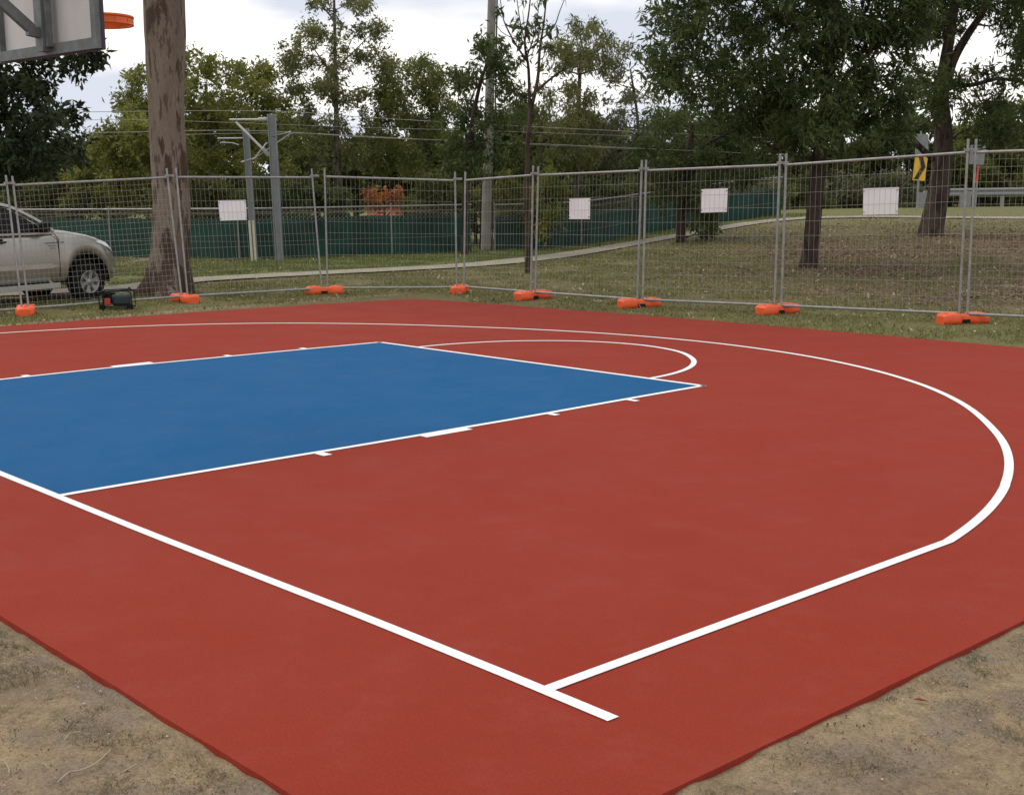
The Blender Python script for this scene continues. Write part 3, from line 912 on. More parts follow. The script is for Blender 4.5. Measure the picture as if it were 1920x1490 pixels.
# dark lettering on the door behind the wing (too small to read in the photograph)
NS = -LY
mb = MB()
def glyphs(x0, z, n, h, w):
    x = x0
    for k in range(n):
        for j in range(2+int(rng.random()*2)):
            mb.box((x+0.3*w*j, NS*0.7735, z+h*(0.3*rng.random()-0.15)), (w*0.18, 0.003, h*(0.5+0.5*rng.random())))
        mb.box((x+0.3*w, NS*0.7735, z+h*(rng.choice([-0.35, 0, 0.35]))), (w*0.7, 0.003, h*0.18))
        x -= w*1.25
LETT = simple('grey_lettering', (0.12, 0.12, 0.115))
for g_ in ((-0.60, 0.985, 8, 0.026, 0.022), (-0.61, 0.940, 6, 0.020, 0.020), (-0.62, 0.900, 4, 0.022, 0.022), (-0.47, 0.99, 2, 0.026, 0.026)):
    mb = MB(); glyphs(*g_); mb.build('door_lettering', LETT, car, True)
# wheels
tp_ = [(0.178, -0.105), (0.245, -0.11), (0.295, -0.10), (0.317, -0.075), (0.322, -0.03), (0.322, 0.03), (0.317, 0.075), (0.295, 0.10), (0.245, 0.11), (0.19, 0.105)]
def make_wheel(cx, sy, label=None):
    w = bpy.data.objects.new('wheel', None); COL.objects.link(w); w.parent = car
    w.location = (cx, sy*0.66, WR); 
    mb = MB(); mb.lathe(tp_, (0, 0, 0), 'y', 32); mb.build('tyre', BLACK, w, True)
    mb = MB(); s_ = sy
    mb.lathe([(0.180, s_*0.10), (0.186, s_*0.115), (0.174, s_*0.116), (0.164, s_*0.09), (0.160, s_*0.02), (0.03, s_*0.015)], (0, 0, 0), 'y', 32)
    for k in range(6):
        t = k*math.pi/3+0.3
        c_, sn = math.cos(t), math.sin(t); tc, ts = -sn, c_
        P = []
        for (rr, ww) in ((0.04, 0.030), (0.10, 0.026), (0.168, 0.048)):
            P.append((rr, ww))
        top = [(rr*c_+ww*tc, s_*(0.098 if rr < 0.15 else 0.108), rr*sn+ww*ts) for rr, ww in P]+[(rr*c_-ww*tc, s_*(0.098 if rr < 0.15 else 0.108), rr*sn-ww*ts) for rr, ww in P[::-1]]
        mb.prism(top, (0, 0, 0), (0, -s_*0.03, 0))
    mb.lathe([(0.0, s_*0.118), (0.045, s_*0.115), (0.055, s_*0.09)], (0, 0, 0), 'y', 16)
    mb.build('rim', ALLOY, w, True)
for cx in (0.0, -2.68):
    for sy in (-1, 1): make_wheel(cx, sy)

# ------------------------------------------------------------------ generator on the grass
G = gnd(222, 580)
gd = RH*math.cos(0.12)+FH*math.sin(0.12)
gen = empty('portable_generator', G, 'small dark green and black generator with a red side, standing in front of the fence', 'generator', None, math.atan2(gd[1], gd[0]))
mb = MB()
for y in (-0.15, 0.15):
    mb.tube([(-0.24, y, 0.03), (-0.25, y, 0.24), (-0.20, y, 0.285), (0.17, y, 0.29), (0.22, y, 0.25), (0.235, y, 0.03), (-0.24, y, 0.03)], 0.010, 6)
mb.tube([(0.17, -0.15, 0.29), (0.17, 0.15, 0.29)], 0.01, 6); mb.tube([(-0.2, -0.15, 0.285), (-0.2, 0.15, 0.285)], 0.01, 6)
mb.tube([(0.17, -0.15, 0.29), (0.20, -0.15, 0.34), (0.215, -0.1, 0.31)], 0.009, 6)
mb.build('frame', BLACKP, gen, True)
mb = MB(); mb.box((0.06, 0, 0.145), (0.27, 0.25, 0.17)); mb.build('tank', DGREEN, gen, True, 0.04)
mb = MB(); mb.lathe([(0.0, 0.13), (0.055, 0.125), (0.06, -0.1), (0, -0.1)], (-0.13, -0.02, 0.13), 'y', 14); mb.box((-0.12, 0.02, 0.2), (0.15, 0.16, 0.09)); mb.box((-0.17, -0.05, 0.24), (0.06, 0.06, 0.05)); mb.tube([(-0.2, -0.1, 0.2), (-0.12, -0.12, 0.27), (-0.02, -0.1, 0.24)], 0.014, 6); mb.build('engine', BLACKP, gen, True, 0.008)
mb = MB(); mb.box((-0.125, -0.148, 0.13), (0.085, 0.02, 0.10)); mb.build('starter_cover', REDP, gen, True, 0.01)
mb = MB(); mb.lathe([(0.0, 0.0), (0.03, 0.0), (0.03, 0.02), (0, 0.022)], (0.06, 0, 0.232), 'z', 12); mb.build('fuel_cap', SBACK, gen, True)
for sx in (-0.2, 0.2):
    mb = MB(); mb.lathe([(0.0, -0.175), (0.045, -0.175), (0.05, -0.16), (0.045, -0.14), (0, -0.14)], (sx, 0, 0.05), 'y', 14); mb.build('wheel', BLACK, gen, True)

# ------------------------------------------------------------------ railway fence with green shade cloth
def back_fence(px_pts, label, top_h, cloth_h, postx):
    B = [gnd(*q) for q in px_pts]
    P = catmull(B, 6)
    for q in P: q[2] = float(terrain(q[0], q[1]))
    e = empty('railway_fence', P[0], label, 'fence', 'low railway fences with green shade cloth')
    mb = MB(); mb.tube([p+np.array([0, 0, top_h]) for p in P], 0.024, 6); mb.build('top_rail', GALV, e)
    seg = np.r_[0, np.cumsum(np.hypot(*np.diff(P[:, :2], axis=0).T))]
    def pos(s_): return np.array([np.interp(s_, seg, P[:, k]) for k in range(3)])
    tot = seg[-1]
    for s_ in np.arange(0, tot+0.1, postx):
        q = pos(min(s_, tot)); mb = MB(); mb.tube([q+[0, 0, -0.1], q+[0, 0, top_h+0.08]], 0.020, 8); mb.build('post', GALV, e)
    V = []; F = []
    n = int(tot/0.10); nr = 5
    T = None
    for i in range(n+1):
        s_ = tot*i/n; q = pos(s_); q2 = pos(min(s_+0.05, tot)); q1 = pos(max(s_-0.05, 0)); t_ = (q2-q1); t_ /= np.linalg.norm(t_)
        N = np.array([-t_[1], t_[0], 0]);
        if np.dot(N[:2], FH) < 0: N = -N
        for k in range(nr):
            h = cloth_h*k/(nr-1)
            w = 0.05+0.018*math.sin(s_*7+math.sin(s_*2)*2)+0.012*math.sin(s_*17+k)
            if k == nr-1: h += 0.018*math.sin(s_*2.6)-0.01*abs(math.sin(s_*1.2))
            V.append(q+N*w+np.array([0, 0, h]))
    for i in range(n):
        for k in range(nr-1):
            a = i*nr+k; F.append((a, a+nr, a+nr+1, a+1))
    np_mesh('shade_cloth', V, F, CLOTH, e, True)
    mb = MB()
    for h in (top_h*0.35, top_h*0.97-0.1, (cloth_h+top_h)/2):
        mb.tube([p+np.array([0, 0, h]) for p in P], 0.003, 4, False)
    # diamond wires above the cloth
    for i in range(int(tot/0.11)):
        for sgn in (-1, 1):
            a = pos(i*0.11); b2 = pos(min(max(i*0.11+sgn*(top_h-cloth_h+0.1), 0), tot))
            mb.tube([a+[0, 0, cloth_h-0.1], b2+[0, 0, top_h]], 0.0016, 3, False, False)
    mb.build('wire_mesh', WIRE, e)
    return P
back_fence([(-420, 476), (-150, 478), (100, 481), (300, 484), (480, 486), (600, 483), (700, 479), (800, 476), (885, 472)], 'low fence with green shade cloth behind the gum trunk, ending at the utility pole', 1.27, 1.03, 4.1)
back_fence([(928, 470), (1000, 468), (1100, 459), (1200, 441), (1300, 425), (1400, 411.5), (1466, 405)], 'low fence with green shade cloth along the rising path, right of the utility pole', 1.25, 0.92, 2.9)

# ------------------------------------------------------------------ railway masts and wires
def mast(px_t, px_b, w, label):
    B = gnd(*px_b); D = depth(B)
    T = at(px_t[0], px_t[1], D)
    e = empty('railway_mast', B, label, 'mast', 'steel masts of the railway line')
    mb = MB()
    up = Vector(T-B); r_ = Vector((RH[0], RH[1], 0)); f_ = Vector((FH[0], FH[1], 0))
    for s_ in (-1, 1): mb.bar(Vector(B)+r_*s_*(w/2), Vector(T)+r_*s_*(w/2), 0.024, w*0.9, up=r_.cross(up))
    mb.bar(Vector(B), Vector(T), w*0.95, 0.03, up=f_)
    mb.build('column', MAST, e)
    return e, B, T, D
e2, B2, T2, D2 = mast((509, 214), (524.5, 491), 0.165, 'taller steel railway mast with two white insulators on its left')
def insulator(e, a, b2, r=0.06, body=0.022, f=0.75):
    a, b2 = Vector(a), Vector(b2)
    mb = MB(); mb.tube([a, b2], body, 8); mb.build('bracket_tube', CERAM, e)
    d = b2-a; p = a+d*f; mb = MB()
    for k in range(7):
        c_ = p+d*(1-f)*k/7; mb.tube([c_, c_+d*(1-f)*0.06, c_+d*(1-f)*0.12], [r*0.5, r, r*0.5], 10)
    mb.build('insulator', CERAM, e)
insulator(e2, at(430, 224.5, D2), at(503, 224, D2))
insulator(e2, at(442, 229, D2), at(505, 292, D2+0.1), 0.075, 0.03, 0.78)
mb = MB(); mb.tube([at(509, 256, D2), at(545, 248, D2-0.2)], 0.02, 6); mb.tube([at(474, 300, D2+0.3), at(546, 250, D2+0.2)], 0.018, 6); mb.build('stay', MAST, e2)
e1, B1, T1, D1 = mast((460.5, 241), (478, 489.5), 0.122, 'shorter steel railway mast with a cream cover at its foot')
mb = MB()
Bv, Tv = Vector(B1), Vector(T1); r_ = Vector((RH[0], RH[1], 0)); f_ = Vector((FH[0], FH[1], 0))
for s_ in (-1, 1):
    mb.bar(Bv-f_*0.12+r_*s_*0.045, Bv+(Tv-Bv)*0.31-f_*0.12+r_*s_*0.045, 0.055, 0.03, up=f_)
mb.build('foot_cover', CREAM, e1)
mb = MB(); mb.tube([at(408, 259.5, D1), at(458, 259, D1)], 0.018, 6); mb.tube([at(414, 267, D1), at(436, 268, D1), at(448, 272, D1)], 0.014, 6); mb.tube([at(452, 304, D1), at(478, 296, D1-0.1), at(500, 268, D1-0.3)], 0.016, 6); mb.build('bracket', CERAM, e1)
wires = [
 ([(-300, 216), (180, 210), (500, 208.5), (700, 221), (960, 236), (1500, 262)], 35.0, 'highest overhead railway wire, crossing over the taller mast'),
 ([(-300, 236), (180, 225), (400, 229), (700, 240), (960, 247), (1500, 268)], 36.5, 'thin second overhead railway wire, just below the highest'),
 ([(-300, 254), (180, 249), (460, 245), (700, 258), (960, 268), (1500, 292)], 34.5, 'thick overhead contact wire passing the top of the shorter mast'),
 ([(-300, 262), (180, 256), (540, 250), (800, 262), (1100, 276), (1500, 290)], 37.0, 'thin lowest overhead railway wire')]
for pts, D, lab in wires:
    P = catmull([at(x, y, D) for x, y in pts], 8)
    mb = MB(); mb.tube(P, 0.0065 if 'thin' in lab else 0.0085, 5, False); o = mb.build('overhead_wire', WIRE)
    tag(o, lab, 'overhead wire', 'overhead railway wires')

# utility pole
UB = gnd(911, 470); UD = depth(UB); UT = at(927, -190, UD)
e = empty('utility_pole', UB, 'tall weathered utility pole behind the fence corner', 'utility pole')
mb = MB(); mb.tube([UB+(UT-UB)*k/12-np.array([0, 0, 0.05 if k == 0 else 0]) for k in range(13)], [0.148-0.004*k for k in range(13)], 14); mb.build('pole', POLEC, e)
mb = MB(); ofs = np.array([RH[0], RH[1], 0])*0.17-np.array([FH[0], FH[1], 0])*0.02
mb.tube([UB+ofs, UB+(UT-UB)*0.3+ofs, UT+ofs*0.7], 0.022, 6); mb.tube([UB-ofs*0.9, UB+(UT-UB)*0.25-ofs*0.9], 0.03, 6); mb.build('cable_pipe', BLACKP, e)
mb = MB(); c_ = UB+(UT-UB)*0.95; mb.bar(c_-np.array([RH[0], RH[1], 0])*1.1, c_+np.array([RH[0], RH[1], 0])*1.1, 0.1, 0.12); mb.build('crossarm', BARK_GR, e)

# ------------------------------------------------------------------ road end: signs and guard rail
def post_sign(px_b, px_t, plate, mat, name, label, cat, D=None, back=None, extra=None):
    B = on_ground(px_b[0], D)
    e = empty(name, B, label, cat)
    T = at(px_t[0], px_t[1], D)
    mb = MB(); mb.tube([B-np.array([0, 0, 0.1]), T], 0.032, 8); mb.build('post', GALV, e)
    P = [Vector(at(x, y, D-0.08+dz)) for x, y, dz in plate]
    nf = Vector((FH[0], FH[1], 0))
    mb = MB(); mb.prism(P, nf*0.0, nf*0.02); mb.build('plate', mat, e)
    return e, P, nf
SD = 47.0
e, P, nf = post_sign((1720, 399), (1727, 246), [(1711, 338, 0), (1734, 339.5, .12), (1739.5, 297, .12), (1740, 288, .12), (1717, 287, 0)], YEL, 'chevron_sign', 'yellow and black chevron sign on a post left of the leaning dark trunk', 'road sign', SD)
def sp(u, v):  # position on the plate, u across, v up
    a = P[0]*(1-u)+P[1]*u; b2 = P[4]*(1-u)+P[3]*u
    return a*(1-v)+b2*v-nf*0.012
mb = MB()
mb.prism([sp(0.08, 0.04), sp(0.42, 0.04), sp(0.93, 0.50), sp(0.55, 0.97), sp(0.22, 0.97), sp(0.56, 0.50)], (0, 0, 0), nf*0.008)
mb.build('chevron', SBLK, e)
mb = MB(); Pb = [Vector(at(x, y, SD-0.08)) for x, y in ((1716, 291), (1741, 291), (1740.5, 252), (1716.5, 251))]
mb.prism(Pb, nf*0.0, nf*0.02); mb.build('sign_back', SBACK, e)
e, P, nf = post_sign((1830, 396), (1838, 262), [(1817, 308, 0), (1845, 309, 0), (1848.5, 272, 0), (1820, 272, 0)], SBACK, 'road_sign', 'grey back of a square road sign with red tape, right of the last fence joint', 'road sign', 48.0)
mb = MB(); mb.bar(at(1835, 311, 47.9), at(1831, 343, 47.9), 0.05, 0.05); mb.build('tape', REDT, e)
e = empty('street_lamp', on_ground(1818, 60), 'thin curved street lamp pole rising behind the fence joint at the right', 'street lamp')
mb = MB(); D_ = 60; mb.tube([on_ground(1818, D_), at(1819, 275, D_), at(1822, 258, D_), at(1828, 250, D_), at(1837, 247, D_)], 0.04, 6); mb.build('pole', GALV, e)
mb = MB(); mb.bar(at(1835, 247.5, D_), at(1841, 248, D_), 0.12, 0.07); mb.build('lamp_head', SBACK, e)
# guard rail
GD = 55.0
ga, gb = at(1742, 360, GD), at(2080, 372, GD-1)
e = empty('guard_rail', on_ground(1742, GD), 'grey steel road guard rail at the right behind the bank', 'guard rail')
zt = 0.74
def gp(u, h):
    q = ga*(1-u)+gb*u; q[2] = float(terrain(q[0], q[1]))+h; return Vector(q)
prof = [(0.0, 0.78), (0.05, 0.74), (0.05, 0.68), (-0.03, 0.63), (0.05, 0.56), (0.05, 0.50), (0.0, 0.45)]
V = []; F = []; K = 24
for i in range(K+1):
    for (o_f, h) in prof: V.append(gp(i/K, h)-nf*o_f)
for i in range(K):
    for k in range(len(prof)-1):
        a = i*len(prof)+k; F.append((a, a+len(prof), a+len(prof)+1, a+1))
np_mesh('beam', V, F, SBACK, e)
for u in np.linspace(0.04, 0.98, 6):
    mb = MB(); mb.box(gp(u, 0.32)+nf*0.1, (0.12, 0.12, 0.85)); mb.build('post', GALV, e)
for (x0, x1, y0, y1, lab) in ((1719, 1744, 358, 396, 'grey steel end plate standing behind the chevron sign post'), (1800, 1822, 359, 400, 'grey steel end plate of the guard rail behind the right fence joint')):
    D_ = 52.0; e = empty('rail_end_plate', on_ground((x0+x1)/2, D_), lab, 'end plate', 'end plates of the guard rail')
    mb = MB(); P = [Vector(at(x, y, D_)) for x, y in ((x0, y1+3), (x1-3, y1+3), (x1, y0), ((x0+x1)/2+3, y0), ((x0+x1)/2, y0+3), (x0+2, y0+2))]
    mb.prism(P, nf*0, nf*0.12); mb.build('plate', SBACK, e)

# house roof beyond the railway, half hidden by shrubs
HB = on_ground(722, 58)
e = empty('brick_house', HB, 'small orange brick house with terracotta roof glimpsed beyond the railway', 'house', None, math.atan2(RH[1], RH[0]))
mb = MB(); mb.box((0, 2, 0.0), (1.3, 4, 0.9)); mb.build('wall', BRICK, e, True)
mb = MB()
for k in range(7):
    z = 0.55+k*0.09; y = 0.0+k*0.28
    mb.box((0.05, y, z), (1.5-k*0.18, 0.32, 0.05), Matrix.Rotation(0.30, 3, 'X'))
mb.build('roof', ROOF, e, True)
mb = MB(); mb.box((0.3, -0.02, 0.2), (0.4, 0.05, 0.3)); mb.build('window', GLASS, e, True)

# ------------------------------------------------------------------ trees
def leaves_np(C, up_bias, L, Wd, r):
    """diamond leaf quads at C; up_bias<0 droops"""
    n = len(C)
    d = r.normal(size=(n, 3)); d[:, 2] += up_bias
    d /= np.linalg.norm(d, axis=1)[:, None]
    s_ = np.cross(d, r.normal(size=(n, 3))); s_ /= np.linalg.norm(s_, axis=1)[:, None]+1e-9
    nn = np.cross(d, s_)
    sz = 0.55+0.95*r.random((n, 1))**1.6
    l = L*sz*(0.85+0.3*r.random((n, 1))); w = Wd*sz*(0.7+0.6*r.random((n, 1)))
    a = C; b_ = C+d*l*0.45+s_*w*0.5-nn*w*0.15; c_ = C+d*l; e_ = C+d*l*0.45-s_*w*0.5-nn*w*0.15
    V = np.stack([a, b_, c_, e_], 1).reshape(-1, 3)
    F = np.arange(n*4).reshape(-1, 4)
    return V, F

def in_poly(x, y, poly):
    ins = False; n = len(poly); j = n-1
    for i in range(n):
        xi, yi = poly[i]; xj, yj = poly[j]
        if (yi > y) != (yj > y) and x < (xj-xi)*(y-yi)/(yj-yi)+xi: ins = not ins
        j = i
    return ins

COVER, DENS = 1.22, 1.22
def poly_clumps(poly, D, rpx, cover, depth_m, r):
    xs = [p[0] for p in poly]; ys = [p[1] for p in poly]
    A = 0
    for i in range(len(poly)):
        x0, y0 = poly[i]; x1, y1 = poly[(i+1) % len(poly)]; A += x0*y1-x1*y0
    A = abs(A)/2; n = int(cover*A/(math.pi*rpx*rpx))+1
    n = int(n*COVER)
    out = []
    cxm = sum(xs)/len(xs); hw = (max(xs)-min(xs))/2+1
    tries = 0
    while len(out) < n and tries < n*60:
        tries += 1
        x = r.uniform(min(xs), max(xs)); y = r.uniform(min(ys), max(ys))
        if not in_poly(x, y, poly): continue
        f = math.sqrt(max(0.08, 1-((x-cxm)/hw)**2))
        dd = D+r.uniform(-0.5, 0.5)*depth_m*f
        rr = rpx*r.uniform(0.6, 1.3)
        out.append((at(x, y, dd), rr*dd/FPX))
    return out

def tree(name, label, D, base, trunk, polys, leaf, bark, seed, rpx=22, cover=1.5, depth_m=3.0, dens=700, L=0.13, Wd=0.038, bias=-0.4, limbs=(), group='trees', cat='tree', extra_clumps=(), brad=0.022, top_n=None, sub=0.17):
    r = np.random.default_rng(seed)
    B = base
    e = empty(name, B, label, cat, group)
    tr = [at(x, y, D+(dz if len(q) > 3 else 0)) if not (i == 0) else B for i, (x, y, rr, *q) in enumerate(trunk) for dz in [q[0] if q else 0]]
    tp3 = []
    for i, q in enumerate(trunk):
        x, y, rr = q[:3]; dz = q[3] if len(q) > 3 else 0
        tp3.append(B-np.array([0, 0, 0.15]) if i == 0 else at(x, y, D+dz))
    rads = [q[2] for q in trunk]
    P = catmull(tp3, 5); R_ = np.interp(np.linspace(0, len(rads)-1, len(P)), range(len(rads)), rads)
    mb = MB(); mb.tube(P, list(R_), 12)
    nodes = [(p, q) for p, q in zip(P, R_)]
    bm_ = MB()
    for lb in limbs:
        q3 = [at(x, y, D+(z[0] if z else 0)) for x, y, rr, *z in lb]
        q3[0] = min(P, key=lambda p: np.linalg.norm(p-q3[0])) if np.linalg.norm(min(P, key=lambda p: np.linalg.norm(p-q3[0]))-q3[0]) < 0.6 else q3[0]
        PP = catmull(q3, 4); rr_ = np.interp(np.linspace(0, len(lb)-1, len(PP)), range(len(lb)), [q[2] for q in lb])
        bm_.tube(PP, list(rr_), 7)
        nodes += list(zip(PP, rr_))
    cl = []
    for poly in polys:
        if isinstance(poly, dict): cl += poly_clumps(poly['p'], poly.get('D', D), poly.get('r', rpx), poly.get('c', cover), poly.get('d', depth_m), r)
        else: cl += poly_clumps(poly, D, rpx, cover, depth_m, r)
    cl += list(extra_clumps)
    # branches out to the clumps
    order = sorted(cl, key=lambda c: min(np.linalg.norm(c[0]-p) for p, _ in nodes[::2]))
    nn = list(nodes[2:])
    for (c_, rr) in order:
        best = min(nn, key=lambda q: np.linalg.norm(c_-q[0])+0.9*max(0, q[0][2]-c_[2]+0.15))
        a = best[0]; d = c_-a; ln = np.linalg.norm(d)
        if ln < 0.05: continue
        r0_ = min(best[1]*0.65, brad+0.012*ln)
        mid = a+d*0.5+r.normal(size=3)*0.07*ln+np.array([0, 0, -0.04*ln])
        bm_.tube([a, mid, c_], [r0_, r0_*0.7, r0_*0.4], 5, False)
        nn.append((mid, r0_*0.7)); nn.append((c_, r0_*0.45))
        for k in range(3):
            bm_.tube([c_, c_+r.normal(size=3)*rr*0.6], [r0_*0.4, 0.003], 3, False)
    mb.build('trunk', bark, e)
    if bm_.v: bm_.build('branches', bark, e)
    pts = []
    for (c_, rr) in cl:
        ns = max(3, int(9*(rr/0.35)**2))
        u = r.normal(size=(ns, 3)); u /= np.linalg.norm(u, axis=1)[:, None]
        sc_ = c_+u*(rr*(r.random((ns, 1))**0.45))*np.array([1, 1, 0.8])
        nl = max(4, int(dens*DENS*math.pi*rr*rr/ns))
        p = np.repeat(sc_, nl, axis=0)+r.normal(size=(ns*nl, 3))*sub*min(1.0, rr/0.3)*np.array([0.75, 0.75, 0.75])
        pts.append(p)
    if pts:
        C = np.concatenate(pts)
        L, Wd = L*1.18, Wd*1.25
        V, F = leaves_np(C, bias, L, Wd, r)
        np_mesh('crown', V, F, leaf, e)
    return e

# big gum trunk beside the fence, with its crown far above
GB = gnd(312, 552); GDp = depth(GB)
g = empty('gum_tree', GB, 'big pinkish gum trunk with peeling dark bark behind the fence left of centre', 'tree', 'trees')
prof = [(555, 310, 0.56), (545, 311, 0.49), (520, 316, 0.40), (495, 318, 0.345), (465, 320, 0.315), (420, 321, 0.312), (370, 320.5, 0.306), (300, 317, 0.300), (240, 313, 0.292), (180, 312, 0.300), (120, 310, 0.325), (60, 309, 0.345), (0, 307.5, 0.345), (-120, 305, 0.33), (-400, 298, 0.29), (-800, 300, 0.22), (-1150, 310, 0.15)]
P = [at(x, y, GDp) for y, x, rr in prof]; P[0][2] -= 0.08
n = 36; V = []; F = []
P2 = catmull(P, 8); R2 = np.interp(np.linspace(0, len(prof)-1, len(P2)), range(len(prof)), [q[2] for q in prof])
rr_ = np.random.default_rng(5)
lob = rr_.random(6)*6.28
for i, (p, rad) in enumerate(zip(P2, R2)):
    hgt = p[2]
    for k in range(n):
        t = 2*math.pi*k/n
        fl = math.exp(-max(hgt, 0)/0.30)*0.24*(math.cos(3*t+1.1)+0.6*math.cos(5*t+2))
        w = 1+fl+0.025*math.sin(2*t+hgt*0.9+lob[0])+0.018*math.sin(5*t+hgt*2.3+lob[1])+0.012*math.sin(9*t+hgt*5+lob[2])
        V.append((p[0]+rad*w*math.cos(t), p[1]+rad*w*math.sin(t), p[2]))
for i in range(len(P2)-1):
    for k in range(n): F.append((i*n+k, i*n+(k+1) % n, (i+1)*n+(k+1) % n, (i+1)*n+k))
np_mesh('trunk', V, F, BARK_GUM, g, smooth=True)
r = np.random.default_rng(8)
pts = []; bm_ = MB()
for k in range(26):
    zz = r.uniform(7.5, 14); a = r.uniform(0, 6.28); d_ = r.uniform(1.0, 3.6)
    c_ = np.array([GB[0]+d_*math.cos(a), GB[1]+d_*math.sin(a), zz]); rad = r.uniform(0.6, 1.0)
    s0 = min(P2, key=lambda p: abs(p[2]-(zz-1.5-d_*0.3))); bm_.tube([s0, (np.array(s0)+c_)/2+[0, 0, -0.3], c_], [0.09, 0.06, 0.02], 6)
    p = c_+r.normal(size=(420, 3))*rad*0.5; pts.append(p)
bm_.build('branches', BARK_GUM, g)
V, F = leaves_np(np.concatenate(pts), -0.8, 0.18, 0.04, r); np_mesh('crown', V, F, LF_GUM, g)

T = tree
# dark broad leaved tree at the left
D = 25.0
T('broad_leaf_tree', 'dark broad leaved tree at the left edge, below the backboard', D, on_ground(-120, D), [(-120, 560, .22), (-115, 400, .2), (-100, 250, .17), (-80, 120, .13), (-60, 0, .09)],
  [[(-260, 60), (-60, 70), (60, 95), (165, 92), (180, 108), (150, 135), (140, 165), (100, 140), (60, 170), (-260, 170)],
   {'p': [(-260, 150), (60, 150), (85, 175), (60, 230), (75, 260), (40, 330), (-260, 330)], 'c': 2.2},
   {'p': [(60, 225), (105, 190), (140, 205), (168, 235), (172, 262), (150, 300), (100, 330), (20, 350), (-40, 350)], 'c': 2.0},
   [(-260, 80), (-200, -100), (120, -120), (150, 60), (60, 80)]],
  LF_BIG, BARK_DK, 21, rpx=20, cover=1.9, depth_m=3.0, dens=520, L=0.135, Wd=0.052, bias=-0.6, sub=0.15)
# yellow green shrub tree behind the car
D = 38.0
T('leafy_shrub', 'yellow green leafy shrub left of the big gum trunk, above the green cloth', D, on_ground(215, D), [(215, 480, .08), (218, 400, .07), (225, 320, .05)],
  [[(100, 395), (112, 345), (145, 300), (175, 262), (205, 240), (240, 232), (300, 235), (345, 262), (345, 395)]], LF_YEL, BARK_DK, 22, rpx=20, cover=2.3, depth_m=2.5, dens=620, L=0.12, Wd=0.05, bias=0.0, cat='shrub')
D = 41.0
T('leafy_tree', 'yellow green tree with a lumpy rounded crown right behind the big gum trunk', D, on_ground(400, D), [(400, 480, .10), (398, 350, .08), (392, 240, .055), (385, 160, .035)],
  [[(228, 215), (238, 135), (265, 108), (300, 135), (345, 100), (375, 118), (425, 100), (470, 112), (515, 128), (535, 160), (560, 190), (555, 235), (480, 205), (420, 215), (300, 230), (230, 262)],
   {'p': [(360, 215), (560, 230), (560, 330), (345, 330)], 'c': 1.3}], LF_YEL, BARK_GR, 23, rpx=17, cover=1.75, depth_m=3.5, dens=560, L=0.13, Wd=0.05, bias=-0.1)
D = 43.0
T('tall_slender_tree', 'tallest background tree, with a thin straight trunk and airy crown left of centre', D, on_ground(636, D), [(636, 480, .13), (634, 330, .11), (631, 235, .085), (629, 130, .06), (627, 40, .045), (626, -60, .03)],
  [{'p': [(515, 85), (545, 55), (560, 20), (558, -80), (715, -90), (690, 0), (722, 55), (735, 110), (718, 150), (700, 130), (640, 120), (600, 140), (540, 150), (515, 120)], 'c': 1.05},
   {'p': [(520, 140), (600, 130), (700, 140), (715, 170), (690, 240), (640, 215), (560, 225), (520, 190)], 'c': 0.95},
   {'p': [(530, 225), (700, 225), (710, 310), (540, 320)], 'c': 1.5}], LF_GUM, BARK_GR, 24, rpx=14, cover=1.2, depth_m=3.0, dens=620, L=0.12, Wd=0.04, bias=-0.4,
  limbs=[[(629, 145, .035), (605, 115, .028), (580, 80, .015)], [(630, 190, .04), (605, 170, .03), (575, 155, .018)], [(630, 130, .03), (660, 100, .02), (690, 70, .012)], [(627, 40, .03), (605, 10, .02), (596, -20, .012)]], brad=0.016)
D = 44.0
T('leafy_tree', 'olive tree with small rounded top between the tallest tree and the utility pole', D, on_ground(790, D), [(790, 480, .12), (792, 350, .10), (788, 230, .07)],
  [{'p': [(705, 160), (730, 125), (755, 108), (775, 120), (795, 104), (830, 108), (855, 140), (855, 240), (705, 245)], 'c': 2.1}, {'p': [(700, 225), (860, 225), (860, 320), (700, 320)], 'c': 1.9}], LF_MID, BARK_GR, 25, rpx=16, depth_m=3.0, dens=600, L=0.12, Wd=0.042, bias=-0.4)
D = 33.5
T('dark_gum_tree', 'dark drooping tree whose crown wraps round the utility pole', D, on_ground(868, D), [(868, 475, .09), (872, 380, .085), (880, 270, .07), (895, 180, .05), (915, 110, .03)],
  [{'p': [(840, 120), (870, 92), (905, 75), (925, 62), (945, 78), (960, 118), (985, 140), (960, 150), (925, 140), (880, 150), (845, 150)], 'c': 1.5},
   {'p': [(850, 150), (960, 150), (985, 200), (985, 330), (840, 330), (825, 250)], 'c': 1.25}], LF_DARK, BARK_DK, 26, rpx=17, depth_m=2.6, dens=620, L=0.14, Wd=0.036, bias=-0.9)
D = 38.0
T('weeping_gum_tree', 'olive weeping gum with a separate round head against the sky right of the utility pole', D, on_ground(1080, D), [(1080, 470, .12), (1082, 350, .10), (1084, 220, .075), (1088, 120, .05)],
  [{'p': [(1048, 75), (1065, 32), (1085, 38), (1100, 18), (1122, 30), (1130, 55), (1148, 75), (1150, 118), (1128, 132), (1085, 122), (1045, 135), (1015, 130), (1020, 95)], 'c': 2.0},
   {'p': [(960, 190), (985, 165), (1040, 158), (1100, 150), (1118, 185), (1125, 300), (955, 310)], 'c': 1.9}], LF_GUM, BARK_GR, 27, rpx=15, depth_m=2.6, dens=620, L=0.14, Wd=0.032, bias=-1.1)
D = 39.5
